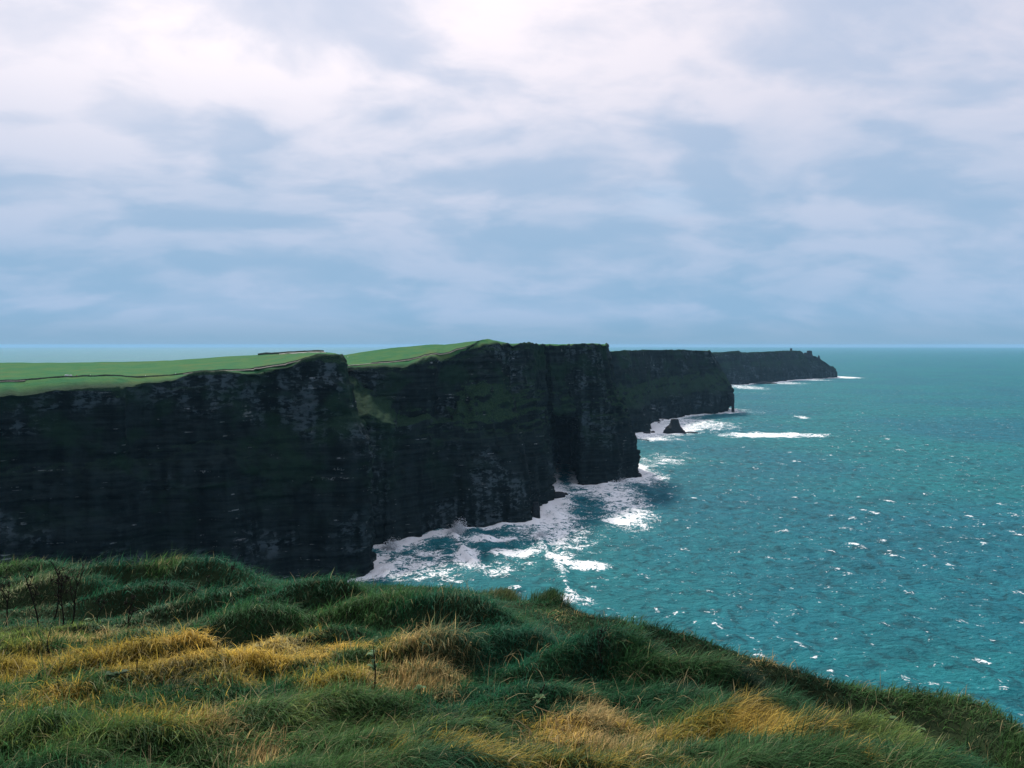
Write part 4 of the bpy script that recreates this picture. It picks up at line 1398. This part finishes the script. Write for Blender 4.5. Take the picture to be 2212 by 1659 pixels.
def tussock(pc, rc, hgt, rad, n, col, label, seed, lean=.7, az0=0.0, sink=0.0, tangled=0.0):
    rg = np.random.default_rng(seed)
    base = ground_at(pc, rc)
    rr = rad * np.minimum(.62 * np.abs(rg.normal(0, 1, n)), 1.15)
    an = rg.uniform(0, 6.28, n)
    x, y = rr * np.cos(an), rr * np.sin(an)
    z = ground(base[0] + x, base[1] + y)[0] - base[2] - .02 - sink
    L = hgt * (.6 + .6 * rg.random(n))
    az = az0 + rg.normal(0, .7, n) + tangled * rg.normal(0, 2, n)
    ln = np.clip(lean + rg.normal(0, .3, n) + tangled * rg.normal(0, .5, n), .02, 1.7)
    pts = [np.stack([x, y, z], -1)]
    for k in (.3, .9, 1.5):
        a = ln * k
        pts.append(pts[-1] + np.stack([np.sin(a) * np.cos(az), np.sin(a) * np.sin(az), np.cos(a)], -1) * (L / 3)[:, None])
    wa = az + 1.57 + rg.normal(0, .6, n)
    half = ((.0035 + .003 * rg.random(n)) * (.75 + base[1] / 16) / 2)[:, None]
    sx = np.stack([np.cos(wa), np.sin(wa), 0 * wa], -1) * half
    V = np.stack([pts[0] - sx, pts[0] + sx, pts[1] - sx * .9, pts[1] + sx * .9, pts[2] - sx * .65, pts[2] + sx * .65, pts[3]], 1)
    b = (np.arange(n) * 7)[:, None]
    q = np.concatenate([b + np.array([[0, 1, 3, 2]]), b + np.array([[2, 3, 5, 4]])])
    C = np.array(col)[None] * (.45 + .9 * rg.random((n, 1)))
    gr = rg.random(n) < .3
    C[gr] = np.array((.07, .12, .04)) * (.6 + .8 * rg.random((gr.sum(), 1)))
    C = np.concatenate([np.repeat(np.clip(C, .004, 1), 7, 0), np.ones((n * 7, 1))], 1)
    o = mesh_np('grass_tussock', V.reshape(-1, 3), q, b + np.array([[4, 5, 6]]), M_BLADE, True, {'col': ('FLOAT_COLOR', C)})
    o.location = tuple(base)
    tag(o, label, 'tussock')


tussock(275, 1214, .46, .11, 1000, (.34, .32, .19), 'pale feathery grass plume standing up from the cliff edge', 951, .25, 0.2)
tussock(303, 1219, .27, .15, 900, (.33, .31, .18), 'rounded pale grass tuft beside the feathery plume', 952, .6, 0.2)
tussock(385, 1218, .17, .34, 1200, (.28, .23, .11), 'straw-topped mound on the cliff edge', 953, 1.0, .1)
tussock(1190, 1300, .20, .24, 1800, (.035, .085, .035), 'dark shaggy tussock rising above the edge against the water', 954, .6, .3)
tussock(1090, 1285, .15, .28, 1200, (.10, .13, .05), 'olive rounded tussock on the edge next to the dark shaggy one', 955, .8, .3)
tussock(880, 1470, .15, .34, 900, (.52, .37, .15), 'orange dry grass clump beside a dark-stemmed plant', 956, .45, .2)
tussock(940, 1475, .13, .24, 450, (.48, .35, .15), 'smaller orange dry clump next to the larger one', 957, .5, .3)
tussock(1300, 1610, .15, .55, 1500, (.56, .41, .18), 'wide tangle of bleached straw in the foreground grass', 958, .8, .2, 0, .5)
tussock(560, 1645, .17, .18, 500, (.54, .38, .17), 'small orange straw tuft at the bottom of the slope', 959, .7, .3)
tussock(470, 1600, .17, .22, 600, (.52, .38, .17), 'loose straw clump low on the left of the slope', 960, .8, .2, 0, .3)
tussock(690, 1300, .20, .42, 2600, (.05, .17, .10), 'pale blue-green fan of grass on the middle mound', 961, .8, .1)


# ------------------------------------------------------------------ haze
def build_haze():
    m = bpy.data.materials.new('sea_haze')
    m.use_nodes = True
    t = NT(m.node_tree)
    v = t.n('ShaderNodeVolumePrincipled')
    v.inputs['Color'].default_value = (0.34, 0.68, 1.0, 1)
    v.inputs['Density'].default_value = 1.9e-5
    v.inputs['Anisotropy'].default_value = 0.1
    o = t.n('ShaderNodeOutputMaterial')
    t.l(v.outputs[0], o.inputs['Volume'])
    b = MB().box((-65000, -65000, -14), (65000, 65000, 200)).build('haze', m)
    tag(b, 'thin bluish sea haze over the water and cliffs', 'haze', kind='stuff')


build_haze()
